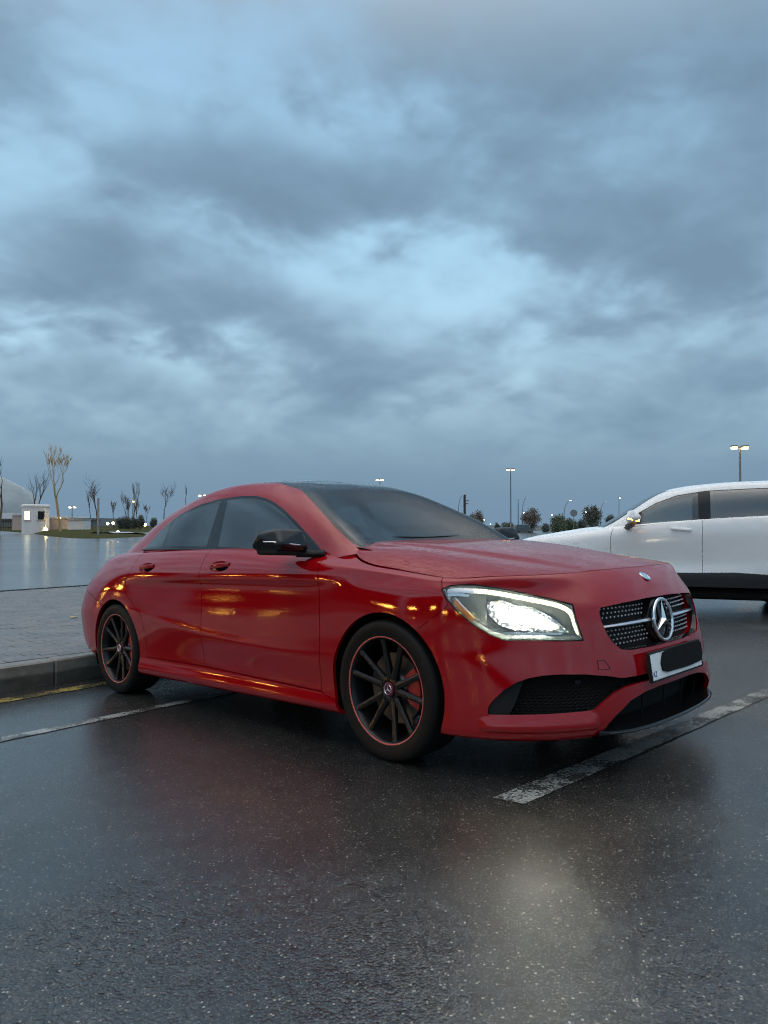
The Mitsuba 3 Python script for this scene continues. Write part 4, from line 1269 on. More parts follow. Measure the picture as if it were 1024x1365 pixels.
col = {'type': 'roughplastic', 'distribution': 'ggx', 'int_ior': 1.95, 'nonlinear': False, 'diffuse_reflectance': proc(tarmac_col)}
scene['tarmac_rough'] = {'type': 'bumpmap', 'arbitrary': proc(tarmac_h, 5e-4), 'scale': 1.0, 'bsdf': {**col, 'alpha': .06}}
scene['tarmac_pool'] = {'type': 'bumpmap', 'arbitrary': proc(puddle_h, 2e-3), 'scale': 1.0, 'bsdf': {**col, 'alpha': .06}}
scene['wet_tarmac'] = {'type': 'twosided', 'bsdf': {'type': 'blendbsdf', 'weight': proc(lambda p, n, uv: gutter(p)), 'a': {'type': 'ref', 'id': 'tarmac_rough'}, 'b': {'type': 'ref', 'id': 'tarmac_pool'}}}


def paint_col(white):
    def fn(p, n, uv):
        w = fbm(p.x * 9, p.y * 9, 2, 3)
        f1, f2, r = voronoi(p.x * 95, p.y * 95)
        gone = smoothstep(.40, .62, w * .75 + r * .30)
        gap = smoothstep(.30, .55, f1)
        base = tarmac_col(p, n, uv)
        return mix(mi.Color3f(*white), base, dr.clip(gone * .85 + gap * .35, 0, 1))
    return fn


for nm, c in (('white_paint', (.42, .42, .40)), ('yellow_paint', (.50, .37, .09))):
    d = {'type': 'roughplastic', 'distribution': 'ggx', 'int_ior': 1.33, 'diffuse_reflectance': proc(paint_col(c))}
    scene[nm] = {'type': 'twosided', 'bsdf': {'type': 'blendbsdf', 'weight': proc(lambda p, n, uv: gutter(p)), 'a': {'type': 'bumpmap', 'arbitrary': proc(tarmac_h, 5e-4), 'scale': 1.0, 'bsdf': {**d, 'alpha': .2}},
                 'b': {'type': 'bumpmap', 'arbitrary': proc(puddle_h, 2e-3), 'scale': 1.0, 'bsdf': {**d, 'alpha': .08}}}}

road = sheet(np.r_[np.linspace(KX - .02, 6, 60), 12, 25, 60], np.r_[-80, -40, -20, np.linspace(-12, 20, 30), 40, 80], gz)
structure('road', road, 'wet_tarmac', True)


def line_strip(name, pts_l, pts_r, mat, lab=None):
    """a painted line between two edges, 4 mm above the road"""
    L_, R_ = np.array(pts_l, float), np.array(pts_r, float)
    n = len(L_)
    V = np.vstack([np.c_[L_, gz(L_[:, 0], L_[:, 1]) + .004], np.c_[R_, gz(R_[:, 0], R_[:, 1]) + .004]])
    i = np.arange(n - 1)
    m = trimesh.Trimesh(V, np.vstack([np.stack([i, i + n, i + n + 1], -1), np.stack([i, i + n + 1, i + 1], -1)]), process=False)
    if m.face_normals[:, 2].mean() < 0: m.invert()
    k = structure(name, m, mat, False)
    return k


yy = np.linspace(0, 1, 40)


def ragged(x0, s, y0, y1, amp, sd):
    r = np.random.default_rng(sd)
    y = np.linspace(y0, y1, 90)
    return [(x0 + s * yv + amp * (r.random() - .5), yv) for yv in y]


line_strip('bay_line', ragged(.700, .050, -.97, 7, .006, 1), ragged(.822, .040, -.95, 7, .006, 2), 'white_paint')
line_strip('bay_line', ragged(-2.098, -.056, -5, 6, .008, 3), ragged(-2.000, -.056, -5, 6, .008, 4), 'white_paint')
line_strip('kerb_line', ragged(-3.30, -.06, -7, 8, .012, 5), ragged(-3.15, -.06, -7, 8, .012, 6), 'yellow_paint')

# kerb, pavement, wet square
KDX = -.055                                                 # the kerb leans a little off the car's own axis


def kx(y): return KX + KDX * (y + 1.0)


def pz(x, y): return .026 + .0031733 * np.clip(y, -20, 20) + np.clip((KX - x) / 6.8, 0, 1) * -.03


def stone_mat(key, a, b, rough, sc, bump, foot=0):
    def colf(p, n, uv):
        c = mix(a, b, smoothstep(.25, .75, .5 * fbm(p.x * sc, p.y * sc, p.z * sc, 4) + .5 * fbm(p.x * sc * 7, p.y * sc * 7, p.z * sc * 7, 2)))
        if foot:      # recess shade put into the colour, and wet, darken the kerb foot
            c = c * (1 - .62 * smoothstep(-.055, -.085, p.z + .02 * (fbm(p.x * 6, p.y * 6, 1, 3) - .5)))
        return c
    def hf(p, n, uv): return fbm(p.x * 120, p.y * 120, p.z * 120, 3) * bump * .4
    scene[key] = {'type': 'twosided', 'bsdf': {'type': 'bumpmap', 'arbitrary': proc(hf, 1.5e-3), 'scale': 1.0, 'bsdf': {'type': 'roughplastic', 'distribution': 'ggx', 'alpha': rough, 'int_ior': 1.5, 'diffuse_reflectance': proc(colf)}}}


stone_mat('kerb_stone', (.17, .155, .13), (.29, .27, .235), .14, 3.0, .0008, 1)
for i_, (a, b) in enumerate((((.18, .18, .183), (.25, .245, .243)), ((.20, .187, .18), (.27, .25, .242)), ((.165, .168, .175), (.23, .23, .235)))):
    stone_mat(f'paver_{i_}', a, b, .18, 5.0, .0010)
stone_mat('grout', (.035, .034, .033), (.055, .052, .05), .3, 8.0, .001)

pave = sheet(np.linspace(-10.4, -3.45, 30), np.r_[-80, -40, -20, np.linspace(-12, 14, 30), 40, 80], lambda X, Y: pz(X, Y) - .018)
pave.vertices[:, 0] += KDX * (pave.vertices[:, 1] + 1.0) - .12
pav_k = structure('pavement', pave, 'grout', True)
kerb_k = uniq('kerb'); labels[kerb_k] = {'kind': 'structure'}
ang_k = math.atan(-KDX)
ks = []
for j in range(34):
    y0 = -9.0 + j * .80
    yc = y0 + .4
    h = .42
    m = box((.15, .797, h), (0, 0, 0), .012)
    zt = pz(KX, yc) + .002 * rng.standard_normal()
    m.apply_transform(M4(Rz(ang_k), (kx(yc) - .075 + .003 * rng.standard_normal(), yc, zt - h / 2)))
    ks.append(m)
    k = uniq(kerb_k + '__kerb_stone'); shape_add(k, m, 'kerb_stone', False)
# pavers laid across the pavement, the nearest ones each a piece
pw, pl, gap = .10, .20, .006
pt = box((pl - gap, pw - gap, .06), (0, 0, -.03), .004)
pk_ply = [mikit.ply(pt, None, smooth=False) for _ in range(1)]
far_pv = {0: [], 1: [], 2: []}
cand = []
row = 0
for i in range(66):
    u = -.16 - pw * (i + .5)
    for j in range(110):
        yv = -9 + j * pl + (.1 if i % 2 else 0)
        cand.append((u, yv))
cand = np.array(cand)
ppx = []
for u, yv in cand:
    x = kx(yv) + u
    ppx.append((x, yv, pz(x, yv)))
ppx = np.array(ppx)
V_ = ppx - CAM
dep = V_ @ LOOK; sxp = 512 + 972 * (V_ @ RIGHT) / np.maximum(dep, .1)
vis = (sxp > -12) & (sxp < 135)
order = np.lexsort((dep, ~vis))
near = set(order[:290].tolist())
r2 = np.random.default_rng(3)
for i, (x, y, z) in enumerate(ppx):
    tilt = trimesh.transformations.euler_matrix(r2.normal(0, .006), r2.normal(0, .006), math.pi / 2 * 0 + ang_k + math.pi / 2 + r2.normal(0, .006))
    w = tilt; w[:3, 3] = (x, y, z + r2.normal(0, .0012))
    mt = int(r2.integers(0, 3))
    if i in near:
        k = uniq(pav_k + '__paver')
        scene[k] = {**pk_ply[0], 'bsdf': {'type': 'ref', 'id': f'paver_{mt}'}, 'to_world': T(w.tolist())}
    else:
        m = pt.copy(); m.apply_transform(w); far_pv[mt].append(m)
for mt in range(3):
    k = uniq(pav_k + '__far_pavers'); shape_add(k, cat(far_pv[mt]), f'paver_{mt}', False); labels[k] = {'kind': 'stuff'}


def leaf(c, a, s):
    t = np.linspace(0, 1, 7); wv = np.sin(t * np.pi) * .42
    V = np.vstack([np.c_[t, wv, .10 * np.sin(t * 3) + .05], np.c_[t, -wv, .10 * np.sin(t * 3) + .05], np.c_[t, 0 * t, .10 * np.sin(t * 3)]]) * s
    F = [f for i in range(6) for f in ([i, i + 14, i + 15], [i, i + 15, i + 1], [i + 14, i + 7, i + 8], [i + 14, i + 8, i + 15])]
    m = trimesh.Trimesh(V, F, process=False); m.apply_transform(M4(Rz(a), c)); return m


simple('dry_leaf', (.32, .26, .10), .6)
c = at(95, 842, 8.2); c[2] = pz(c[0], c[1]) + .006
single('fallen_leaf', leaf(c, 2.2, .11), 'dry_leaf', 'small yellow leaf lying on the grey brick pavement', 'leaf')


def square_h(p, n, uv):
    return (fbm(p.x * .5, p.y * .5, 1, 3) - .5) * .0035 + (fbm(p.x * 5, p.y * 5, 4, 2) - .5) * .0009


def square_col(p, n, uv):
    return mix([.09, .09, .088], [.16, .16, .155], fbm(p.x * .35, p.y * .35, 2, 4))


scene['wet_square'] = {'type': 'twosided', 'bsdf': {'type': 'bumpmap', 'arbitrary': proc(square_h, 1e-2), 'scale': 1.0, 'bsdf': {'type': 'roughplastic', 'distribution': 'ggx', 'alpha': .035, 'int_ior': 1.9, 'diffuse_reflectance': proc(square_col)}}}
sq = sheet(np.r_[-200, -120, -80, np.linspace(-60, -10.35, 20)], np.r_[-80, -40, -20, np.linspace(-12, 14, 20), 30, 60, 120], lambda X, Y: .0 + 0 * X)
sel = sq.vertices[:, 0] > -10.4
sq.vertices[sel, 0] += KDX * (sq.vertices[sel, 1] + 1.0) - .12
sq.vertices[:, 2] = np.where(sel, pz(-10.4, sq.vertices[:, 1]) + .004, .0)
structure('wet_square', sq, 'wet_square', True)

# land to the horizon, with a hole for the car park
simple('earth', (.06, .065, .055), .6)
hole = Polygon([(KX - .3, -79), (59, -79), (59, 79), (KX - .3, 79)])
hole2 = Polygon([(-199, -79), (-10.2, -79), (-10.2, 118), (-199, 118)])
land = Polygon([(-2200, -2200), (2200, -2200), (2200, 2200), (-2200, 2200)]).difference(hole).difference(hole2).difference(Polygon([(-11, -79), (KX, -79), (KX, 79), (-11, 79)]))
vv, ff = trimesh.creation.triangulate_polygon(land, engine='earcut')
lm = trimesh.Trimesh(np.c_[vv, np.full(len(vv), -.03)], ff, process=False)
if lm.face_normals[:, 2].mean() < 0: lm.invert()
structure('land', lm, 'earth', False)
# ------------------------------------------------------------------ the white car behind
simple('white_paint_gloss', (.74, .74, .745), .12, spec=.6, clearcoat=.6, clearcoat_gloss=.95)
simple('grey_plastic', (.022, .022, .024), .5)
tinted('glass_tint', [.25, .28, .29], .70)
tinted('glass_light', [.62, .68, .69], .30)


def place_vehicle(deg, D, xs, ys):
    """side-on to the line of sight deg to the right of the view: the side point (xs, ys) lies at the distance D"""
    c_, s_ = math.cos(math.radians(deg)), math.sin(math.radians(deg))
    away = LH * c_ + RIGHT * s_
    X_ = -RIGHT * c_ + LH * s_
    o = CAM + away * D - X_ * xs + away * ys
    o[2] = gz(o[0], o[1])
    return M4(np.stack([X_, -away, [0, 0, 1.0]], 1), o)


WW = place_vehicle(20.4, 9.75, -.995, .93) @ np.diag([1, 1, 1.03, 1.0])
SUV = Thing('white_car', 'tall white family car with dark windows and an amber mirror light behind the red car', 'car', world=WW)
SA = lev([(-3.83, 0, .55), (-3.82, .45, .55), (-3.74, .74, .52), (-3.50, .86, .48), (-3.15, .90, .36), (-2.765, .90, .42), (-2.3, .90, .42), (-1.6, .90, .42), (-.9, .90, .42), (-.42, .90, .42), (0, .90, .42), (.42, .88, .42), (.70, .76, .42), (.84, .50, .42), (.88, 0, .42)])
SB = lev([(-3.84, 0, .70), (-3.83, .48, .70), (-3.76, .78, .70), (-3.52, .90, .66), (-3.17, .935, .60), (-2.765, .945, .58), (-2.3, .935, .57), (-1.6, .930, .565), (-.9, .930, .565), (-.42, .935, .565), (0, .945, .58), (.42, .91, .60), (.72, .79, .60), (.87, .52, .60), (.92, 0, .60)])
SC = lev([(-3.84, 0, .85), (-3.83, .48, .85), (-3.75, .77, .85), (-3.52, .89, .83), (-3.17, .93, .82), (-2.765, .948, .82), (-2.3, .930, .72), (-1.6, .905, .68), (-.9, .908, .68), (-.42, .93, .72), (0, .945, .80), (.42, .905, .80), (.72, .78, .80), (.87, .52, .80), (.93, 0, .80)])
SC2 = lev([(-3.83, 0, .97), (-3.82, .48, .97), (-3.74, .76, .97), (-3.50, .875, .97), (-3.16, .92, .96), (-2.765, .935, .95), (-2.3, .925, .90), (-1.6, .912, .88), (-.9, .915, .86), (-.42, .922, .88), (0, .928, .92), (.42, .89, .90), (.71, .76, .88), (.85, .50, .88), (.91, 0, .88)])
SD_ = lev([(-3.80, 0, 1.12), (-3.79, .48, 1.12), (-3.71, .74, 1.12), (-3.47, .85, 1.12), (-3.15, .90, 1.13), (-2.765, .915, 1.14), (-2.3, .917, 1.12), (-1.6, .917, 1.09), (-.9, .917, 1.05), (-.42, .912, 1.02), (0, .895, 1.00), (.40, .855, .97), (.66, .73, .94), (.80, .48, .93), (.86, 0, .93)])
SE = lev([(-3.76, 0, 1.26), (-3.75, .46, 1.26), (-3.66, .70, 1.26), (-3.44, .80, 1.27), (-3.14, .85, 1.275), (-2.765, .868, 1.27), (-2.3, .870, 1.25), (-1.6, .870, 1.21), (-.9, .868, 1.155), (-.42, .845, 1.105), (0, .81, 1.06), (.38, .77, 1.02), (.60, .66, .985), (.70, .44, .975), (.74, 0, .975)])
SF = lev([(-3.60, 0, 1.28), (-3.58, .42, 1.28), (-3.5, .62, 1.28), (-3.35, .72, 1.29), (-3.1, .76, 1.29), (-2.765, .78, 1.28), (-2.3, .78, 1.26), (-1.6, .78, 1.23), (-.9, .77, 1.185), (-.42, .70, 1.135), (-.05, .60, 1.10), (.28, .52, 1.06), (.45, .42, 1.03), (.53, .28, 1.02), (.56, 0, 1.02)])
SG = lev([(-3.30, 0, 1.29), (-3.2, .2, 1.29), (-3.1, .25, 1.29), (-3.0, .28, 1.3), (-2.8, .3, 1.3), (-2.5, .3, 1.29), (-2.1, .3, 1.27), (-1.5, .3, 1.24), (-.9, .3, 1.20), (-.42, .28, 1.155), (-.1, .24, 1.125), (.12, .2, 1.09), (.25, .16, 1.065), (.32, .1, 1.05), (.35, 0, 1.045)])
ST = Surf([SA, SB, SC, SC2, SD_, SE, SF, SG], 2)
SUu = np.arange(0, ST.nu, 1 / 8.0)
Ss, Ns = ST.grid(SUu, np.arange(0, 7.001, 1 / 6.0))
SLAB = slab(Ss, Ns, .02, closed_u=True)
Gs = [lev(r) for r in (
    [(-3.72, 0, 1.22), (-3.70, .44, 1.22), (-3.62, .68, 1.22), (-3.42, .80, 1.23), (-3.1, .845, 1.235), (-2.7, .865, 1.23), (-2.2, .868, 1.21), (-1.6, .868, 1.17), (-1.0, .864, 1.12), (-.6, .85, 1.08), (-.30, .78, 1.08), (-.2, .5, 1.09), (-.17, 0, 1.10)],
    [(-3.62, 0, 1.36), (-3.60, .42, 1.36), (-3.52, .64, 1.36), (-3.34, .75, 1.365), (-3.05, .795, 1.36), (-2.68, .815, 1.35), (-2.2, .82, 1.33), (-1.6, .82, 1.30), (-1.04, .815, 1.25), (-.72, .80, 1.21), (-.50, .73, 1.20), (-.41, .45, 1.205), (-.38, 0, 1.21)],
    [(-3.50, 0, 1.50), (-3.48, .40, 1.50), (-3.41, .60, 1.50), (-3.25, .70, 1.50), (-3.0, .745, 1.50), (-2.65, .765, 1.50), (-2.2, .77, 1.49), (-1.62, .765, 1.46), (-1.14, .76, 1.41), (-.92, .745, 1.375), (-.76, .69, 1.36), (-.68, .42, 1.37), (-.65, 0, 1.375)],
    [(-3.40, 0, 1.60), (-3.38, .38, 1.60), (-3.32, .56, 1.60), (-3.18, .65, 1.605), (-2.95, .69, 1.61), (-2.6, .705, 1.615), (-2.2, .705, 1.61), (-1.66, .70, 1.585), (-1.27, .695, 1.54), (-1.10, .68, 1.51), (-.98, .63, 1.50), (-.91, .38, 1.51), (-.88, 0, 1.515)],
    [(-3.26, 0, 1.655), (-3.24, .34, 1.655), (-3.18, .50, 1.655), (-3.05, .575, 1.66), (-2.85, .605, 1.67), (-2.55, .615, 1.675), (-2.2, .615, 1.675), (-1.72, .61, 1.66), (-1.42, .60, 1.625), (-1.30, .58, 1.605), (-1.20, .54, 1.60), (-1.15, .32, 1.61), (-1.13, 0, 1.612)],
    [(-2.9, 0, 1.70), (-2.88, .2, 1.70), (-2.83, .3, 1.70), (-2.75, .34, 1.70), (-2.6, .36, 1.705), (-2.4, .36, 1.705), (-2.15, .36, 1.70), (-1.85, .36, 1.69), (-1.66, .35, 1.68), (-1.6, .33, 1.67), (-1.55, .3, 1.67), (-1.52, .18, 1.675), (-1.5, 0, 1.677)],
    [(-2.5, 0, 1.708), (-2.49, .06, 1.708), (-2.47, .1, 1.708), (-2.42, .12, 1.708), (-2.35, .13, 1.708), (-2.25, .13, 1.707), (-2.15, .13, 1.706), (-2.05, .13, 1.704), (-1.98, .12, 1.702), (-1.95, .11, 1.70), (-1.92, .1, 1.70), (-1.90, .06, 1.70), (-1.9, 0, 1.70)])]
SGH = Surf(Gs, 2)
Sg, Ng = SGH.grid(np.arange(0, SGH.nu, 1 / 8.0), np.arange(0, 6.001, 1 / 5.0))
SCAB = slab(Sg, Ng, .015, closed_u=True)
lh = m3.Manifold.cube([8, 2, 3]).translate([-5, 0, -.5])
LS = ((0, 0, 0), (-1, 0, 0), (0, 0, 1), (0, 1, 0))          # polygons in (-x, z), extruded to the left


def lsp(poly, lo=.2, hi=1.3): return prism([(-x, z) for x, z in poly], LS, lo, hi)


def sput(name, man, mat, outer=False, parent=None, pair=False, label=None):
    P, F, N = faces_of(man, outer)
    k = SUV.put(name, (P, F), mat, normals=N, parent=parent, label=label)
    if pair:
        P, F, N = faces_of(man, outer, True)
        SUV.put(name, (P, F), mat, normals=N, parent=None)
    return k


def sarch(x, r): return lsp([(x + r * math.cos(a), .37 + r * math.sin(a)) for a in np.linspace(0, 2 * np.pi, 48, endpoint=False)], .5, 1.3)


AW, AC = sarch(0, .405) + sarch(-2.765, .405), sarch(0, .475) + sarch(-2.765, .475)
base_cl = lsp([(-4, .0), (-4, .62), (-3.3, .60), (-2.45, .572), (-2.2, .585), (-1.9, .60), (-1.3, .585), (-.5, .575), (.3, .58), (1.2, .62), (1.2, 0)], .2, 1.3)
clad = ((SLAB ^ lh) ^ (base_cl + AC)) - AW
sput('cladding', clad, 'grey_plastic', pair=True, label='black plastic sill and wheel arches')
upper = (SLAB ^ lh) - base_cl - AC
sFD = Polygon([(-.47, .52), (-.455, 1.0), (-.50, 1.16), (-.6, 1.4), (-1.55, 1.5), (-1.535, 1.0), (-1.535, .52)]).buffer(-.003)
sRD = Polygon([(-1.535, .52), (-1.535, 1.0), (-1.55, 1.5), (-2.75, 1.5), (-2.72, 1.0), (-2.42, .72), (-2.36, .52)]).buffer(-.003)
pF, pR = lsp(ring(sFD), .78), lsp(ring(sRD), .78)
gF, gR = lsp(ring(sFD, .006), .77), lsp(ring(sRD, .006), .77)
sfd = sput('front_door', upper ^ pF, 'white_paint_gloss')
srd = sput('rear_door', upper ^ pR, 'white_paint_gloss')
sput('body', (upper - gF - gR) + ((SLAB - lh) - (base_cl + AC).mirror([0, 1, 0])), 'white_paint_gloss')
sF = Flat(Ss[:, (SUu > 14) | (SUu < .5)], Ns[:, (SUu > 14) | (SUu < .5)], LS, .02)
for (x, z, par) in ((-1.30, 1.105, sfd), (-2.47, 1.16, srd)):
    pts = []
    for t in np.linspace(-1, 1, 11):
        q = sF.at([(-(x + .115 * t), z + .008 * t)])[0]
        pts.append(q + np.array([0, .022 * (1 - abs(t) ** 6) - .004, 0]))
    hm = tube(pts, .017, 8); hm.vertices[:, 2] = z + (hm.vertices[:, 2] - z) * 1.1
    SUV.put('handle', hm, 'white_paint_gloss', 40, parent=par)
# windows
dlo = [(-.62, 1.145), (-.80, 1.315), (-1.0, 1.43), (-1.25, 1.525), (-1.6, 1.578), (-2.2, 1.60), (-2.7, 1.595), (-3.05, 1.56), (-3.28, 1.48), (-3.2, 1.345), (-2.765, 1.285), (-1.55, 1.222), (-1.0, 1.178)]
dl = Polygon(dlo).buffer(-.01)
parts = [dl.difference(Polygon([(-1.50, 1), (-1.50, 1.7), (-1.64, 1.7), (-1.64, 1)])).difference(Polygon([(-2.72, 1), (-2.72, 1.7), (-2.78, 1.7), (-2.78, 1)])).difference(Polygon([(-.5, 1), (-.5, 1.5), (-.86, 1.5), (-.80, 1)]))]
parts = sorted([q for q in parts[0].geoms if q.area > .003], key=lambda q: -q.centroid.x)
cabin_l = SCAB ^ lh
dp = lsp(ring(Polygon(dlo)))
holes = None
for i, q in enumerate(parts):
    p_ = lsp(ring(q)); holes = p_ if holes is None else holes + p_
    sput('side_window', cabin_l ^ lsp(ring(q, .001)), 'glass_light' if i == 0 else 'glass_tint', True, pair=True, label='front window through which a seat shows' if i == 0 else None)
sput('window_trim', cabin_l ^ (dp - holes), 'gloss_black', pair=True)
wsP = [(-1.16, -.52), (-.90, -.615), (-.70, -.68), (-.48, -.74), (-.36, -.74), (-.05, -.5), (-.05, .5), (-.36, .74), (-.48, .74), (-.70, .68), (-.90, .615), (-1.16, .52), (-1.11, .3), (-1.09, 0), (-1.11, -.3)]
wp = px(wsP, PLAN, 1.13, 1.8)
sput('windscreen', SCAB ^ wp, 'glass_light', True)
rwp = px([(-3.30, -.42), (-3.30, .42), (-3.72, .52), (-3.8, 0), (-3.72, -.52)], PLAN, 1.32, 1.7)
sput('rear_window', SCAB ^ rwp, 'glass_tint', True)
shell_s = SCAB - dp - dp.mirror([0, 1, 0]) - wp - rwp
Pm, Fm, Nm = faces_of(shell_s)
n_ = Sg.shape[1]
capP = np.vstack([Sg[-1], [[-2.2, 0, 1.709]]])
SUV.put('roof', (np.vstack([Pm, capP]), np.vstack([Fm, np.stack([np.arange(n_), (np.arange(n_) + 1) % n_, np.full(n_, n_)], -1) + len(Pm)])), 'white_paint_gloss', normals=np.vstack([Nm, np.tile([0, 0, 1.0], (n_ + 1, 1))]))
for sg in (1, -1):
    st_ = tube(spline([(-.62, .868 * sg, 1.135), (-1.0, .866 * sg, 1.174), (-1.55, .864 * sg, 1.220), (-2.3, .860 * sg, 1.262), (-3.0, .838 * sg, 1.302)], 30), .008, 6)
    SUV.put('belt_strip', st_, 'silver')
    b_ = m3.Manifold.hull_points(np.vstack([trimesh.creation.icosphere(2, r).vertices + np.array(cc) for cc, r in (((-.70, .98, 1.22), .05), ((-.70, 1.12, 1.23), .045), ((-.78, .98, 1.25), .05), ((-.77, 1.13, 1.25), .04), ((-.70, .98, 1.30), .035), ((-.74, 1.11, 1.31), .03))])).refine_to_length(.02).to_mesh()
    bm = trimesh.Trimesh(b_.vert_properties[:, :3], b_.tri_verts); trimesh.smoothing.filter_taubin(bm, iterations=6)
    if sg < 0: bm = flipm(bm)
    mk = SUV.put('mirror', bm, 'white_paint_gloss', True)
    SUV.put('mirror_foot', tube([(-.66, .86 * sg, 1.13), (-.70, .98 * sg, 1.16), (-.74, 1.07 * sg, 1.19)], [.035, .042, .04], 10), 'grey_plastic', parent=mk)
    if sg > 0:
        SUV.put('indicator', tube(spline([(-.805, 1.06, 1.215), (-.775, 1.125, 1.218), (-.72, 1.155, 1.228), (-.68, 1.15, 1.236)], 12), .013, 8), 'amber_plastic', parent=mk, emit=(5.0, 1.9, .25), label='glowing amber indicator')
# lamps at the nose, seats, floor and wheels
hlm = tube(spline([(.62, .70, .93), (.50, .79, .94), (.36, .85, .955)], 10), [.012, .022, .012], 8)
SUV.put('headlight', hlm, 'lamp_reflector'); SUV.put('headlight', flipm(hlm), 'lamp_reflector')
SUV.put('floor', box((3.2, 1.6, .05), (-1.6, 0, .45)), 'cabin', False)
SUV.put('underbody', box((4.2, 1.5, .12), (-1.4, 0, .32), .03), 'matt_black', False)
SUV.put('dashboard', box((.45, 1.5, .35), (-.62, 0, 1.0), .08), 'cabin', False)
for (x, y, w_) in ((-1.28, .38, .52), (-1.28, -.38, .52), (-2.15, .38, .6), (-2.15, -.38, .6)):
    c_, b_, h_ = seat_mesh(x, y, w_)
    for m in (c_, b_, h_): m.vertices[:, 2] += .22
    sk = SUV.put('seat', c_, 'cabin', True); SUV.put('backrest', b_, 'cabin', True, parent=sk); SUV.put('headrest', h_, 'cabin', True, parent=sk)
sw2 = cat([torus(.185, .015, 32, 8), box((.33, .03, .02)), box((.03, .18, .02), (0, -.09, 0))]); v = sw2.vertices
sw2.vertices = np.stack([v[:, 1] * -.38 - .93, v[:, 0] + .38, v[:, 1] * .92 + 1.08], -1)
SUV.put('steering_wheel', sw2, 'cabin', 40)
tyre2 = lathe([(r_ * 1.14, h_ * 1.02) for r_, h_ in pr], 72, 'y')
rim2 = lathe([(.0, .03), (.06, .05), (.12, .06), (.235, .085), (.262, .108), (.272, .112), (.278, .105)], 72, 'y')
for xw in (0, -2.765):
    for sg in (1, -1):
        w = WW @ M4(None, (xw, .80 * sg, .363)) @ np.diag([1, -sg, 1, 1.0])
        ct = SUV.world; SUV.world = w
        wk = SUV.put('wheel', rim2, 'silver', 30)
        SUV.put('tyre', tyre2, 'rubber', 30, parent=wk)
        SUV.put('arch_liner', lathe([(.05, -.25), (.40, -.25), (.41, .10)], 40, 'y'), 'matt_black', 30)
        SUV.world = ct
# ------------------------------------------------------------------ beyond the car park
simple('bark_lamp_glow', (.46, .34, .18), .8)  # warm lamp light on the trunk is put into this bark colour
simple('bark_dark', (.11, .09, .07), .85)
simple('pole_grey', (.26, .26, .25), .5, .3)
simple('pole_dark', (.03, .03, .032), .5)
simple('white_render', (.66, .65, .64), .7)
simple('pink_render', (.42, .34, .31), .8)
simple('window_frame', (.70, .68, .60), .5)
simple('sign_back', (.20, .21, .22), .6, .2)
simple('pale_paving', (.30, .31, .32), .35)
simple('hill_haze', (.31, .345, .36), .9, spec=.1)  # distance haze is put into the hill colour
simple('shed_roof', (.20, .215, .23), .7)


def grass_col(p, n, uv):
    return mix([.055, .058, .028], [.085, .085, .046], fbm(p.x * 1.2, p.y * 1.2, p.z, 4))


scene['grass_green'] = {'type': 'twosided', 'bsdf': {'type': 'diffuse', 'reflectance': proc(grass_col)}}
for nm, c in (('leaf_dark', (.095, .11, .09)), ('leaf_green', (.11, .14, .085)), ('leaf_brown', (.19, .155, .13)), ('leaf_olive', (.13, .135, .105))):
    scene[nm] = {'type': 'twosided', 'bsdf': {'type': 'principled', 'base_color': {'type': 'rgb', 'value': list(c)}, 'roughness': .6, 'specular': .3}}

# grass bank behind the wet square: its edge follows the photograph
edge_px = [(-120, 706.2), (-40, 706.6), (0, 707.7), (50, 712.0), (76, 715.5), (127, 717.6), (188, 715.2), (260, 713.2), (360, 711.5), (500, 710.0)]


def on_flat(pxx, pyy, z):
    v = LOOK + RIGHT * (pxx - 512) / 972.05 + UPV * (682.5 - pyy) / 972.05
    return CAM + v * (z - CAM[2]) / v[2]


bank = []
for (a, b) in edge_px:
    e = on_flat(a, b, .02)
    out = (e - CAM) * [1, 1, 0]; out /= np.linalg.norm(out)
    bank.append([e + out * s + [0, 0, h] for s, h in ((-.3, -.06), (0, .03), (.6, .08), (5, .16), (14, .32), (30, .55), (90, .8), (260, 1.0))])
bank = np.array(bank)
n1 = bank.shape[1]
fine_b = np.array([spline(bank[:, k], 60) for k in range(n1)]).transpose(1, 0, 2)
fine_b[:, 2:6, 2] += .12 * meshkit.noise(fine_b[:, 2:6] * .25, 4) - .04
structure('grass_bank', trimesh.Trimesh(fine_b.reshape(-1, 3), [f for i in range(59) for k in range(n1 - 1) for f in ([i * n1 + k, (i + 1) * n1 + k, (i + 1) * n1 + k + 1], [i * n1 + k, (i + 1) * n1 + k + 1, i * n1 + k + 1])], process=False), 'grass_green', True)


def bank_z(p):
    d = np.linalg.norm(fine_b.reshape(-1, 3)[:, :2] - p[:2], axis=1); return fine_b.reshape(-1, 3)[np.argmin(d), 2]


def stand(pxx, Z):
    """a point on the bank or the flat land at a pixel column and depth"""
    p = at(pxx, 701, Z); p[2] = bank_z(p); return p


# a pale path across the bank
pth = []
for t in np.linspace(0, 1, 14):
    a = at(112 + 84 * t, 713 - 1.2 * math.sin(t * 3.1), 71 + 4 * t)
    pth.append((a, a + LH * 5))
pv = np.array([[q + [0, 0, bank_z(q) - q[2] + .10] for q in pr_] for pr_ in pth])
structure('path', trimesh.Trimesh(pv.reshape(-1, 3), [f for i in range(13) for f in ([i * 2, i * 2 + 2, i * 2 + 3], [i * 2, i * 2 + 3, i * 2 + 1])], process=False), 'pale_paving', True)

# the grey dome of a far hill at the left edge
hc = at(-42, 701, 620); hm = trimesh.creation.icosphere(4, 1.0)
hv = hm.vertices * [62, 62, 47] + hc * [1, 1, 0]
hv += (meshkit.fbm(hv * .03, 4, 3)[:, None] - .5) * 6
hm.vertices = hv
structure('hill', hm, 'hill_haze', True)


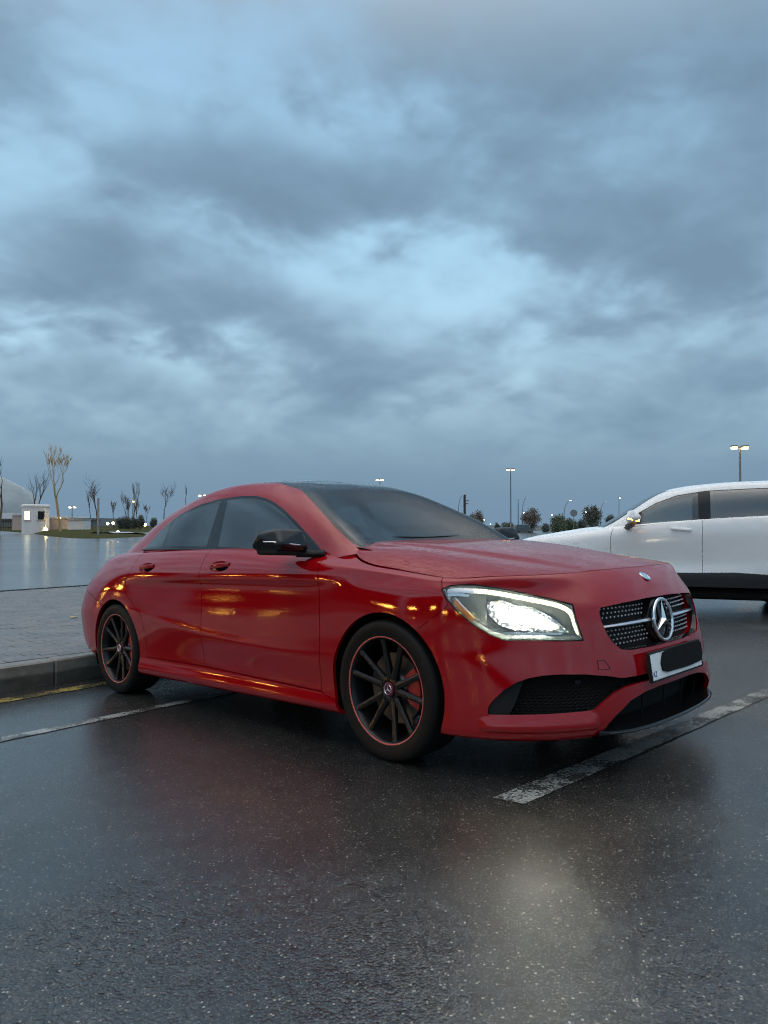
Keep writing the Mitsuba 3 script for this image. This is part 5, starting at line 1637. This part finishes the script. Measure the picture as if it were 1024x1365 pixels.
def facing(pxx, Z):
    """axes of something that faces the camera: across to the right, away, up"""
    return np.stack([RIGHT, LH, [0, 0, 1.0]], 1)


def pbox(x0, x1, y0, y1, Z, dep):
    """a box spanning pixel columns x0..x1 and rows y0..y1 at depth Z (its base may go into the ground)"""
    a, b = at(x0, y1, Z), at(x1, y0, Z)
    w, h = (b - a) @ RIGHT, b[2] - a[2]
    m = box((w, dep, h)); c = (a + b) / 2 + LH * dep / 2
    m.apply_transform(M4(facing(0, 0), c)); return m


hall = Thing('exhibition_hall', 'long low grey hall across the horizon behind the white booth', 'building')
hall.put('wall', pbox(-30, 134, 690.5, 706, 230, 30), 'shed_roof', False)
roofm = []
for t in np.linspace(0, 1, 12):
    x = -30 + 164 * t; y = 682.5 + 8 * t ** 1.3
    a, b, c_ = at(x, 692, 229), at(x, y, 238), at(x, 692, 262); roofm.append((a, b, c_))
rv = np.array(roofm).reshape(-1, 3)
hall.put('roof', trimesh.Trimesh(rv, [f for i in range(11) for k in range(2) for f in ([i * 3 + k, i * 3 + 3 + k, i * 3 + 4 + k], [i * 3 + k, i * 3 + 4 + k, i * 3 + 1 + k])], process=False), 'shed_roof', False)

# booth with two windows
Zb = 96.0
booth = Thing('gate_booth', 'round white booth with a flat cap roof and two windows, the left one lit', 'booth')
s_ = Zb / 972.05; R_b = 17.0 * s_
bc = at(47.5, 706.5, Zb)
OUTB = (CAM - bc) * [1, 1, 0]; OUTB /= np.linalg.norm(OUTB); RTB = np.cross([0, 0, 1.0], OUTB)
bc = bc - OUTB * R_b
cyl = lathe([(R_b, -0.8), (R_b, 31.5 * s_)], 40); cyl.apply_translation(bc)
cyl.vertices = cyl.vertices
wk = booth.put('wall', cyl, 'white_render', 40)
cap_ = lathe([(0, 34.5 * s_), (R_b * .95, 34.3 * s_), (R_b * 1.06, 33 * s_), (R_b * 1.06, 31.2 * s_), (R_b * .9, 31.0 * s_)], 40); cap_.apply_translation(bc)
booth.put('roof', cap_, 'white_render', 30)


def curved(x0, x1, y0, y1, off):
    V = []
    cen = bc
    for x in np.linspace(x0, x1, 8):
        u = np.clip((x - 47.5) * s_ / (R_b + off), -1, 1)
        for y in (y1, y0):
            p = cen + RTB * (x - 47.5) * s_ + OUTB * (R_b + off) * math.sqrt(1 - u * u); p[2] = bc[2] + (706.5 - y) * s_; V.append(p)
    return trimesh.Trimesh(V, [f for i in range(7) for f in ([i * 2, i * 2 + 2, i * 2 + 3], [i * 2, i * 2 + 3, i * 2 + 1])], process=False)


for x0, x1, lit_ in ((34.2, 40.3, True), (50.0, 58.2, False)):
    k = booth.put('window', curved(x0 - .9, x1 + .9, 680.2, 693.6, .03), 'window_frame', 30, label='lit window' if lit_ else None)
    if lit_: booth.put('pane', curved(x0, x1, 681.4, 692.6, .06), 'plate_white', 30, parent=k, emit=(1.0, .95, .62))
    else: booth.put('pane', curved(x0, x1, 681.4, 692.6, .06), 'gloss_black', 30, parent=k)
    booth.put('sill', curved(x0 - 1.6, x1 + 1.6, 693.4, 694.8, .10), 'pale_paving', 30, parent=k)
for args, lab, mt in (((16.5, 31, 686.5, 706.5, 100, 3), 'low pink wall to the left of the white booth', 'pink_render'), ((64, 91, 690.5, 709, 99, 2.5), 'low pink wall lit by a warm lamp to the right of the booth', 'pink_render'),
                      ((90.5, 110.5, 692.0, 711.5, 92, 2.5), 'low white boundary wall at the right end of the pink wall', 'white_render')):
    wl = Thing('garden_wall', lab, 'wall')
    wl.put('face', pbox(*args), mt, False)
    a = list(args); a[0] -= .4; a[1] += .4; a[3] = a[2] + 1.2; a[2] -= .6; a[4] -= .12; a[5] += .3
    wl.put('coping', pbox(*a), 'pale_paving', False)
fen = Thing('railing', 'dark metal railing at the left edge of the far lawn', 'fence')
fen.put('rail', pbox(-30, 16, 694.8, 696.0, 90, .08), 'pole_dark', False); fen.put('rail', pbox(-30, 16, 702.4, 703.4, 90, .08), 'pole_dark', False)
for i in range(14):
    x = -28 + i * 3.2
    fen.put('post', pbox(x, x + .8, 694.0, 707.5, 89.9, .06), 'pole_dark', False)


# ---- bare trees
def grow(rs, p, d, L, r, depth, out, spread, up):
    n = 5
    pts = [np.array(p, float)]; dd = np.array(d, float)
    for i in range(n):
        dd = dd + rs.normal(0, .09, 3) + np.array([0, 0, up * .06]); dd /= np.linalg.norm(dd)
        pts.append(pts[-1] + dd * L / n)
    r = max(r, .015); r1 = max(r * (.62 if depth > 0 else .35), .010)
    out.append(tube(pts, np.linspace(r, r1, n + 1), 6 if r > .03 else 3, False))
    if depth == 0: return
    kids = int(rs.integers(2, 4)) + (1 if depth <= 2 else 0)
    for k in range(kids):
        t = 1.0 if k == 0 else rs.uniform(.45, 1.0)
        i = min(int(t * n), n); q = pts[i]
        a = rs.uniform(0, 2 * np.pi); side = np.array([math.cos(a), math.sin(a), 0])
        nd = dd * 1.0 + side * spread * rs.uniform(.5, 1.1) + np.array([0, 0, up * .3]); nd /= np.linalg.norm(nd)
        grow(rs, q, nd, L * rs.uniform(.55, .82), r1 * rs.uniform(.6, .85), depth - 1, out, spread, up)


def bare_tree(pxx, base_y, top_y, Z, mat, label, seed, spread=.55, fork=.38, up=1.0, depth=4, thick=1.0, stems=1, group=None):
    rs = np.random.default_rng(seed)
    s = Z / 972.05
    b = at(pxx, base_y, Z); H = (base_y - top_y) * s
    out, trunks = [], []
    for q in range(stems):
        lean = np.array([rs.normal(0, .08), rs.normal(0, .08), 1.0]) + (RIGHT * (q - (stems - 1) / 2) * .35 if stems > 1 else 0)
        r0 = H * .013 * thick
        pts = [b - [0, 0, 1.2], b.copy()]; dd = lean / np.linalg.norm(lean)
        for i in range(5):
            dd = dd + rs.normal(0, .03, 3); dd /= np.linalg.norm(dd); pts.append(pts[-1] + dd * H * fork / 5)
        trunks.append(tube(pts, np.linspace(r0 * 1.15, r0 * .8, len(pts)), 8, False))
        for k in range(3):
            a = rs.uniform(0, 6.28) + k * 2.1
            nd = dd + np.array([math.cos(a), math.sin(a), 0]) * spread * rs.uniform(.35, .8); nd /= np.linalg.norm(nd)
            grow(rs, pts[-1] - dd * H * .02 * k, nd, H * rs.uniform(.24, .32), r0 * .55, depth - 1, out, spread, up)
    tm_, cm_ = cat(trunks), cat(out)
    top = cm_.vertices[:, 2].max(); f = H / max(top - b[2], .1)
    for m in (tm_, cm_):
        above = m.vertices[:, 2] > b[2]
        m.vertices[:, 2] = np.where(above, b[2] + (m.vertices[:, 2] - b[2]) * f, m.vertices[:, 2])
    t = Thing('bare_tree', label, 'tree', group)
    t.put('trunk', tm_, mat, 40); t.put('crown', cm_, mat, 40)


bare_tree(-1.5, 709, 597, 80, 'bark_dark', 'dark bare tree cut by the left edge of the view', 11, .5, .35)
bare_tree(48, 700, 620, 108, 'bark_dark', 'small bare tree with two crooked stems rising behind the white booth', 12, .35, .40, .5, 3, .9, 2)
bare_tree(81.5, 711, 593, 84, 'bark_lamp_glow', 'tall pale bare tree, its trunk coloured warm as if lit from below, beside the white booth', 13, .36, .50, 1.5, 6, 1.2)
bare_tree(122.5, 700, 652, 110, 'bark_dark', 'thin bare sapling just left of the grey post', 14, .25, .5, 1.6, 3, .9)
bare_tree(131.5, 703, 629, 95, 'bark_dark', 'bare tree with a spreading brown crown behind the grey post', 15, .65, .42, .8, 4)
bare_tree(218, 698, 640, 100, 'bark_dark', 'bare tree with fanned twigs lit warm on its left, just left of the red roof', 16, .7, .35, .8, 4)
bare_tree(247.5, 680, 645, 120, 'bark_dark', 'thin upright bare tree showing just above the red car roof', 17, .14, .5, 2.0, 3, 1.0)
bare_tree(196, 700, 671, 100, 'bark_dark', 'small dense bare tree with round dark crown on the far bank', 18, .6, .3, .8, 4, 1.1)
for i, (x, ty) in enumerate(((166, 652), (172, 660), (177, 641), (181, 662), (152, 666))):
    bare_tree(x, 703, ty, 104, 'bark_dark', ('first', 'second', 'third', 'fourth', 'leftmost')[i] + ' of the slim dark saplings in the clump on the far bank' if i < 4 else 'slim dark sapling standing left of the clump on the far bank', 30 + i, .22, .3, 1.5, 4, .9, 1, 'slim saplings on the far bank')


# ---- leafy trees and bushes
def leaf_cloud(c, rx, rz, n, size, seed, squash=1.0):
    rs = np.random.default_rng(seed)
    k = max(6, n // 90)
    cl = rs.normal(0, 1, (k, 3)); cl /= np.linalg.norm(cl, axis=1, keepdims=True); cl *= rs.uniform(.25, .86, (k, 1))
    P = cl[rs.integers(0, k, n)] + rs.normal(0, .19, (n, 3))
    P = P[np.linalg.norm(P, axis=1) < 1.12]
    P = P * [rx, rx, rz] + c
    n = len(P)
    a = rs.normal(0, 1, (n, 3)); a /= np.linalg.norm(a, axis=1, keepdims=True)
    b = np.cross(a, rs.normal(0, 1, (n, 3))); b /= np.linalg.norm(b, axis=1, keepdims=True)
    s = size * rs.uniform(.6, 1.3, (n, 1))
    V = np.stack([P - a * s, P + b * s * .5, P + a * s, P - b * s * .5], 1).reshape(-1, 3)
    i = np.arange(n)[:, None] * 4
    return trimesh.Trimesh(V, np.vstack([i + [0, 1, 2], i + [0, 2, 3]]), process=False)


def leafy(pxx, base_y, top_y, wpx, Z, mat, name, label, category, seed, group=None):
    s = Z / 972.05; b = at(pxx, base_y, Z); H = (base_y - top_y) * s; rx = wpx * s / 2
    t = Thing(name, label, category, group)
    st = []
    rs = np.random.default_rng(seed)
    tall = name.endswith('tree')
    cz = b[2] + H * (.60 if tall else .5)
    st.append(tube([b - [0, 0, 1], b + [0, 0, H * .25], b + [rs.normal(0, .1), rs.normal(0, .1), H * .6]], [H * .035, H * .028, H * .012], 6, False))
    for k in range(5):
        a = rs.uniform(0, 6.28); st.append(tube([b + [0, 0, H * .25], b + np.array([math.cos(a) * rx * .6, math.sin(a) * rx * .6, H * rs.uniform(.5, .85)])], [H * .016, H * .006], 4, False))
    t.put('trunk', cat(st), 'bark_dark', 30)
    t.put('crown', leaf_cloud([b[0], b[1], cz], rx, H * (.43 if tall else .54), 3200, max(rx, H * .4) * .085, seed), mat, False)


leafy(636.5, 712, 680, 21, 120, 'leaf_brown', 'leafy_tree', 'round brown tree just past the tip of the red car windscreen', 'tree', 51)
leafy(709, 712, 678, 27, 115, 'leaf_brown', 'leafy_tree', 'brownish leafy tree right of the tall lit lamp post', 'tree', 52)
leafy(677, 712, 696, 20, 118, 'leaf_olive', 'bush', 'low dull bush left of the grey parked car', 'bush', 53)
leafy(745, 714, 685, 27, 96, 'leaf_green', 'bush', 'tall green bush left of the round sign', 'bush', 54)
leafy(760, 714, 692, 26, 98, 'leaf_green', 'bush', 'low green bush under the round sign', 'bush', 55)
leafy(775, 714, 692, 16, 100, 'leaf_dark', 'bush', 'small dark bush between the round sign and the olive tree', 'bush', 56)
leafy(790.5, 712, 675, 29, 105, 'leaf_olive', 'leafy_tree', 'round olive tree left of the white car windscreen', 'tree', 57)
leafy(814, 708, 686, 16, 118, 'leaf_dark', 'leafy_tree', 'small dark tree touching the white car bonnet', 'tree', 58)
leafy(663, 711, 697, 9, 130, 'leaf_dark', 'leafy_tree', 'tiny dark tree between the brown tree and the lamp post', 'tree', 59)
leafy(727, 712, 698, 12, 125, 'leaf_dark', 'bush', 'small dark bush behind the bonnet of the white car', 'bush', 60)
for i, (x, w_) in enumerate(((160, 13), (169, 15), (178, 16), (188, 12), (205, 12))):
    leafy(x, 706, 690 - 3 * (i % 2), w_, 102, 'leaf_dark', 'bush', ('first', 'second', 'third', 'fourth', 'last')[i] + ' from the left of the low dark bushes on the far bank', 'bush', 70 + i, 'low bushes on the far bank')

# ---- lamps
WARM, WHITE = (4.0, 2.5, .80), (3., 2.8, 1.9)


def lamp(pxx, base_y, head_y, Z, label, arms, mat='pole_grey', emit=WARM, arm_px=4.0, head_px=4.6, r=.12, group=None, name='street_lamp'):
    """a mast with lit heads at the ends of short arms"""
    s = Z / 972.05
    b, h = at(pxx, base_y, Z), at(pxx, head_y, Z)
    h[:2] = b[:2]
    t = Thing(name, label, 'street lamp', group)
    t.put('mast', tube([b - [0, 0, .8], b, (b + h) / 2, h], [r, r, r * .8, r * .6], 10), mat, 40)
    for q in arms:
        a = RIGHT * math.cos(q) + LH * math.sin(q)
        e = h + a * arm_px * s + [0, 0, .05]
        t.put('arm', tube([h - [0, 0, .1], e], r * .45, 6), mat, 40)
        hd = box((head_px * s, head_px * s * .55, .16), (0, 0, 0), .03)
        Rm = np.stack([a, np.cross([0, 0, 1], a), [0, 0, 1.0]], 1)
        hk = t.put('lamp_head', (lambda m: (m.apply_transform(M4(Rm, e)), m)[1])(hd), mat, False)
        le = box((head_px * s * .9, head_px * s * .5, .22), (0, 0, -.16), .04); le.apply_transform(M4(Rm, e))
        t.put('lens', le, 'plate_white', False, parent=hk, emit=emit)
    return t


lamp(681, 716, 625, 100, 'tall grey lamp post with two lit heads right of the red car windscreen', (0.25, 2.9), arm_px=3.2)
lamp(988, 760, 595, 62, 'tall lamp post with four lit heads above the white car roof', (-.1, .6, 2.5, 3.25), arm_px=7.5, head_px=7.5, r=.13)
lamp(506.5, 712, 639, 130, 'lamp post with two lit heads showing above the red car roof', (.2, 2.9), arm_px=3.2)
lamp(269.5, 712, 659.5, 120, 'lamp with two white lit heads just above the red car rear roof', (.15, 3.0), emit=WHITE, arm_px=3.6, head_px=4.4)
lamp(96, 708, 675.5, 125, 'lamp post with two small lit heads behind the white boundary wall', (.1, 3.0), arm_px=3.2, head_px=3.6, emit=WHITE)
lamp(177, 705, 667.5, 112, 'lamp glowing yellow among the slim saplings', (.3,), arm_px=.8, head_px=3.4)
lamp(825.5, 708, 663, 125, 'thin unlit lamp post, its lens given a pale glow, behind the white car windscreen', (.3,), emit=(.9, .95, 1.0), arm_px=1.0, head_px=2.4, r=.07)
lamp(691, 712, 667, 118, 'thin dark lamp post right of the tall lit one', (1.2,), 'pole_dark', (.12, .13, .14), 1.0, 2.4, .08)


def curved_lamp(x0, base_y, x1, head_y, Z, label, lit_):
    b, h = at(x0, base_y, Z), at(x1, head_y, Z)
    t = Thing('street_lamp', label, 'street lamp')
    m = spline([b - [0, 0, .5], b + (h - b) * [.05, .05, .45], b + (h - b) * [.35, .35, .85], h], 14)
    t.put('mast', tube(m, [.085, .04], 8), 'pole_grey', 40)
    a = (h - b) * [1, 1, 0]; a /= np.linalg.norm(a)
    hd = box((.55, .2, .08), (.2, 0, 0), .03); hd.apply_transform(M4(np.stack([a, np.cross([0, 0, 1], a), [0, 0, 1.0]], 1), h))
    k = t.put('lamp_head', hd, 'pole_grey', False)
    le = box((.40, .16, .05), (.2, 0, -.055), .02); le.apply_transform(M4(np.stack([a, np.cross([0, 0, 1], a), [0, 0, 1.0]], 1), h))
    t.put('lens', le, 'plate_white', False, parent=k, emit=(2.4, 2.4, 2.2) if lit_ else (.25, .27, .3))  # unlit lenses are given a faint glow as well


curved_lamp(696, 712, 702, 662.5, 118, 'curved unlit lamp post, its lens given a faint glow, between the thin dark post and the brown tree', False)
curved_lamp(751.5, 712, 759, 667, 108, 'curved lamp post with a lit white head above the green bush', True)
curved_lamp(800.5, 708, 806, 668.5, 122, 'curved unlit lamp post, its lens given a faint glow, behind the olive tree', False)
curved_lamp(611, 700, 617, 660, 122, 'thin curved lamp post left of the dark mast', False)
ms = Thing('dark_mast', 'dark square mast with small brackets and a white top, above the red windscreen tip', 'mast')
ms.put('pole', pbox(618.2, 621.2, 659.5, 712, 105, .3), 'pole_dark', False)
ms.put('cap', pbox(618.0, 621.4, 657.5, 659.4, 105, .32), 'white_render', False)
ms.put('bracket', pbox(621.2, 625.5, 667.0, 668.0, 105, .12), 'pole_dark', False); ms.put('bracket', pbox(621.2, 624.5, 671.0, 672.0, 105, .12), 'pole_dark', False)
po = Thing('grey_post', 'plain grey post with a sleeve at its foot beside the far lawn', 'post')
po.put('pole', pbox(129.4, 131.6, 664.0, 701, 66, .15), 'pole_grey', False)
po.put('sleeve', pbox(129.2, 131.8, 701, 717.5, 66, .17), 'sign_back', False)
sg_ = Thing('round_sign', 'grey back of a round road sign on its post above the green bushes', 'road sign')
c0 = at(765, 684, 95); dsk = lathe([(0, .02), (.46, .02), (.46, -.02), (0, -.02)], 40)
dsk.apply_transform(M4(np.stack([RIGHT, [0, 0, 1.0], -LH], 1), c0)); sg_.put('disc', dsk, 'sign_back', 30)
sg_.put('post', tube([c0 + LH * .05 + [0, 0, .3], c0 + LH * .05 - [0, 0, 2.4]], .035, 8), 'pole_grey')
for i, (x, y, Z, lab) in enumerate(((61.5, 706.2, 97, 'small lit ground lamp at the foot of the white booth'), (74.3, 713.2, 80, 'small lit ground lamp at the edge of the wet square'), (157.2, 709.5, 78, 'small lit ground lamp at the edge of the far path'),
                                    (78.3, 690.5, 97, 'small warm wall lamp on the low pink wall'), (143.5, 698, 110, 'left one of two yellow lamps low among the bushes'), (151, 697.5, 112, 'right one of two yellow lamps low among the bushes'), (193.5, 699.5, 108, 'yellow lamp low behind the dark bushes'),
                                    (781.5, 682.3, 120, 'white light beside the olive tree'), (654, 699, 150, 'faint white light far off left of the tall lamp post'), (698.5, 684, 140, 'white light in the brown tree'), (736, 686.5, 140, 'faint white light above the green bush'), (645.5, 693, 160, 'faint white light beside the round brown tree'))):
    s = Z / 972.05; p = at(x, y, Z)
    t = Thing('light', lab, 'lamp')
    warm = i < 7
    t.put('globe', (lambda m: (m.apply_translation(p), m)[1])(trimesh.creation.icosphere(1, (2.0 if i < 7 else 1.25) * s if i not in (8, 10, 11) else .8 * s)), 'plate_white', True, emit=((40, 27., 9.) if i < 3 else (9., 5.6, 1.6)) if warm else (3, 3.1, 3.1))
    gz0 = bank_z(p) if x < 300 else 0.0
    t.put('stalk', tube([p - [0, 0, 1.0 * s], np.array([p[0], p[1], min(gz0 - .2, p[2] - 1.5 * s)])], .03, 5), 'pole_dark')

# ---- far cars on the lot at the right
simple('far_car_grey', (.10, .11, .12), .25)
simple('far_car_dark', (.02, .022, .025), .25)


def far_car(x0, x1, base_y, top_y, Z, mat, label, lit_):
    s = Z / 972.05
    c = at((x0 + x1) / 2, base_y, Z); L_, H = (x1 - x0) * s, (base_y - top_y) * s
    W_ = M4(facing(0, 0), c)
    t = Thing('parked_car', label, 'car', None, W_)
    lo = roundpoly([(-L_ / 2, .25 * H * .6), (-L_ / 2, H * .55), (-L_ * .42, H * .60), (L_ * .44, H * .60), (L_ / 2, H * .5), (L_ / 2, .15 * H)], .12)
    up_ = roundpoly([(-L_ * .42, H * .56), (-L_ * .36, H * .97), (L_ * .22, H), (L_ * .38, H * .56)], .10)
    gl = [(-L_ * .36, H * .62), (-L_ * .32, H * .90), (L_ * .19, H * .92), (L_ * .31, H * .62)]

    def ex(poly, w, y0):
        m = trimesh.creation.extrude_polygon(Polygon(poly), w, engine='earcut'); v = m.vertices
        m.vertices = np.stack([v[:, 0], v[:, 2] + y0, v[:, 1]], -1); m.fix_normals(); return m
    t.put('body', ex(lo, 1.8, 0), mat, 40)
    t.put('cabin', ex(up_, 1.5, .15), mat, 40)
    t.put('window', ex(gl, .03, .12), 'glass_pane_far', False)
    for q in (-.30, .30):
        wm = lathe([(0, .1), (.30, .1), (.33, .05), (.33, -.1)], 20); v = wm.vertices; wm.vertices = np.stack([v[:, 0] + q * L_, -v[:, 2] + .10, v[:, 1] + .33], -1)
        t.put('wheel', wm, 'rubber', 40)
    if lit_: t.put('headlight', (lambda m: (m.apply_translation([-L_ / 2 - .02, .3, H * .42]), m)[1])(trimesh.creation.icosphere(1, .16)), 'plate_white', emit=(12, 12, 11))


simple('glass_pane_far', (.10, .14, .16), .08)
far_car(686, 711, 713.5, 699, 112, 'far_car_grey', 'grey van parked far off beyond the red bonnet', False)
far_car(664, 684, 716, 706, 118, 'far_car_dark', 'small dark car with a lit headlight just past the red car windscreen', True)

# ---- lamps of the road behind the photographer, seen only as warm glints on the red flank
for i in range(12):
    t_ = (i / 11) ** 1.4
    p = np.array([-74 + 80 * t_, -27 - 34 * t_ + 3 * (i % 2), 0.0]); p[2] = float(gz(min(p[0], 3), 0)) if p[0] > KX else 0.0
    t = Thing('road_lamp', 'warm lit lamp of the road opposite, mirrored in the red doors', 'street lamp', 'lamps of the road opposite')
    hgt = 2.6 + .9 * (i % 3)
    t.put('mast', tube([p - [0, 0, .5], p + [0, 0, hgt]], [.09, .05], 8), 'pole_grey')
    for sgn in (-1, 1):
        c_ = p + np.array([1.3 * sgn, .7 * sgn, hgt])
        t.put('arm', tube([p + [0, 0, hgt - .1], c_], .04, 6), 'pole_grey')
        hk = t.put('lamp_head', box((1.1, .65, .12), c_ + [0, 0, .09], .03), 'pole_grey', False)
        t.put('lens', box((1.0, .6, .45), c_ - [0, 0, .20], .08), 'plate_white', False, parent=hk, emit=(55., 26., 4.5))

# ---- unseen dark blocks added across that road to darken what the red flank mirrors
def colb(p, n, uv):
    return mix([.018, .016, .015], [.032, .028, .025], fbm(p.x * .4, p.y * .4, p.z * .4, 3))


scene['dark_brick'] = {'type': 'twosided', 'bsdf': {'type': 'diffuse', 'reflectance': proc(colb)}}
for i, (x0, x1, yb, hgt) in enumerate(((-150, -108, -46, 17), (-104, -66, -60, 18), (-62, -30, -74, 17), (-26, 8, -84, 5.5), (12, 52, -82, 5), (56, 96, -60, 5))):
    t = Thing('added_block', ('first', 'second', 'third', 'fourth', 'fifth', 'last')[i] + ' of the unseen dark brick blocks added across the road to darken the red doors', 'building', 'blocks across the road')
    xc, w_ = (x0 + x1) / 2, x1 - x0
    wk = t.put('wall', box((w_, 14, hgt + 2), (xc, yb - 7, hgt / 2 - 1)), 'dark_brick', False)
    t.put('roof', box((w_ + .8, 14.8, .5), (xc, yb - 7, hgt + .25)), 'pole_dark', False)
    for fl in range(int(hgt // 2.6)):
        for q in range(int(w_ // 5)):
            t.put('window', box((1.6, .12, 1.5), (x0 + 3 + q * 5, yb + .03, 1.7 + fl * 2.6)), 'gloss_black', False)
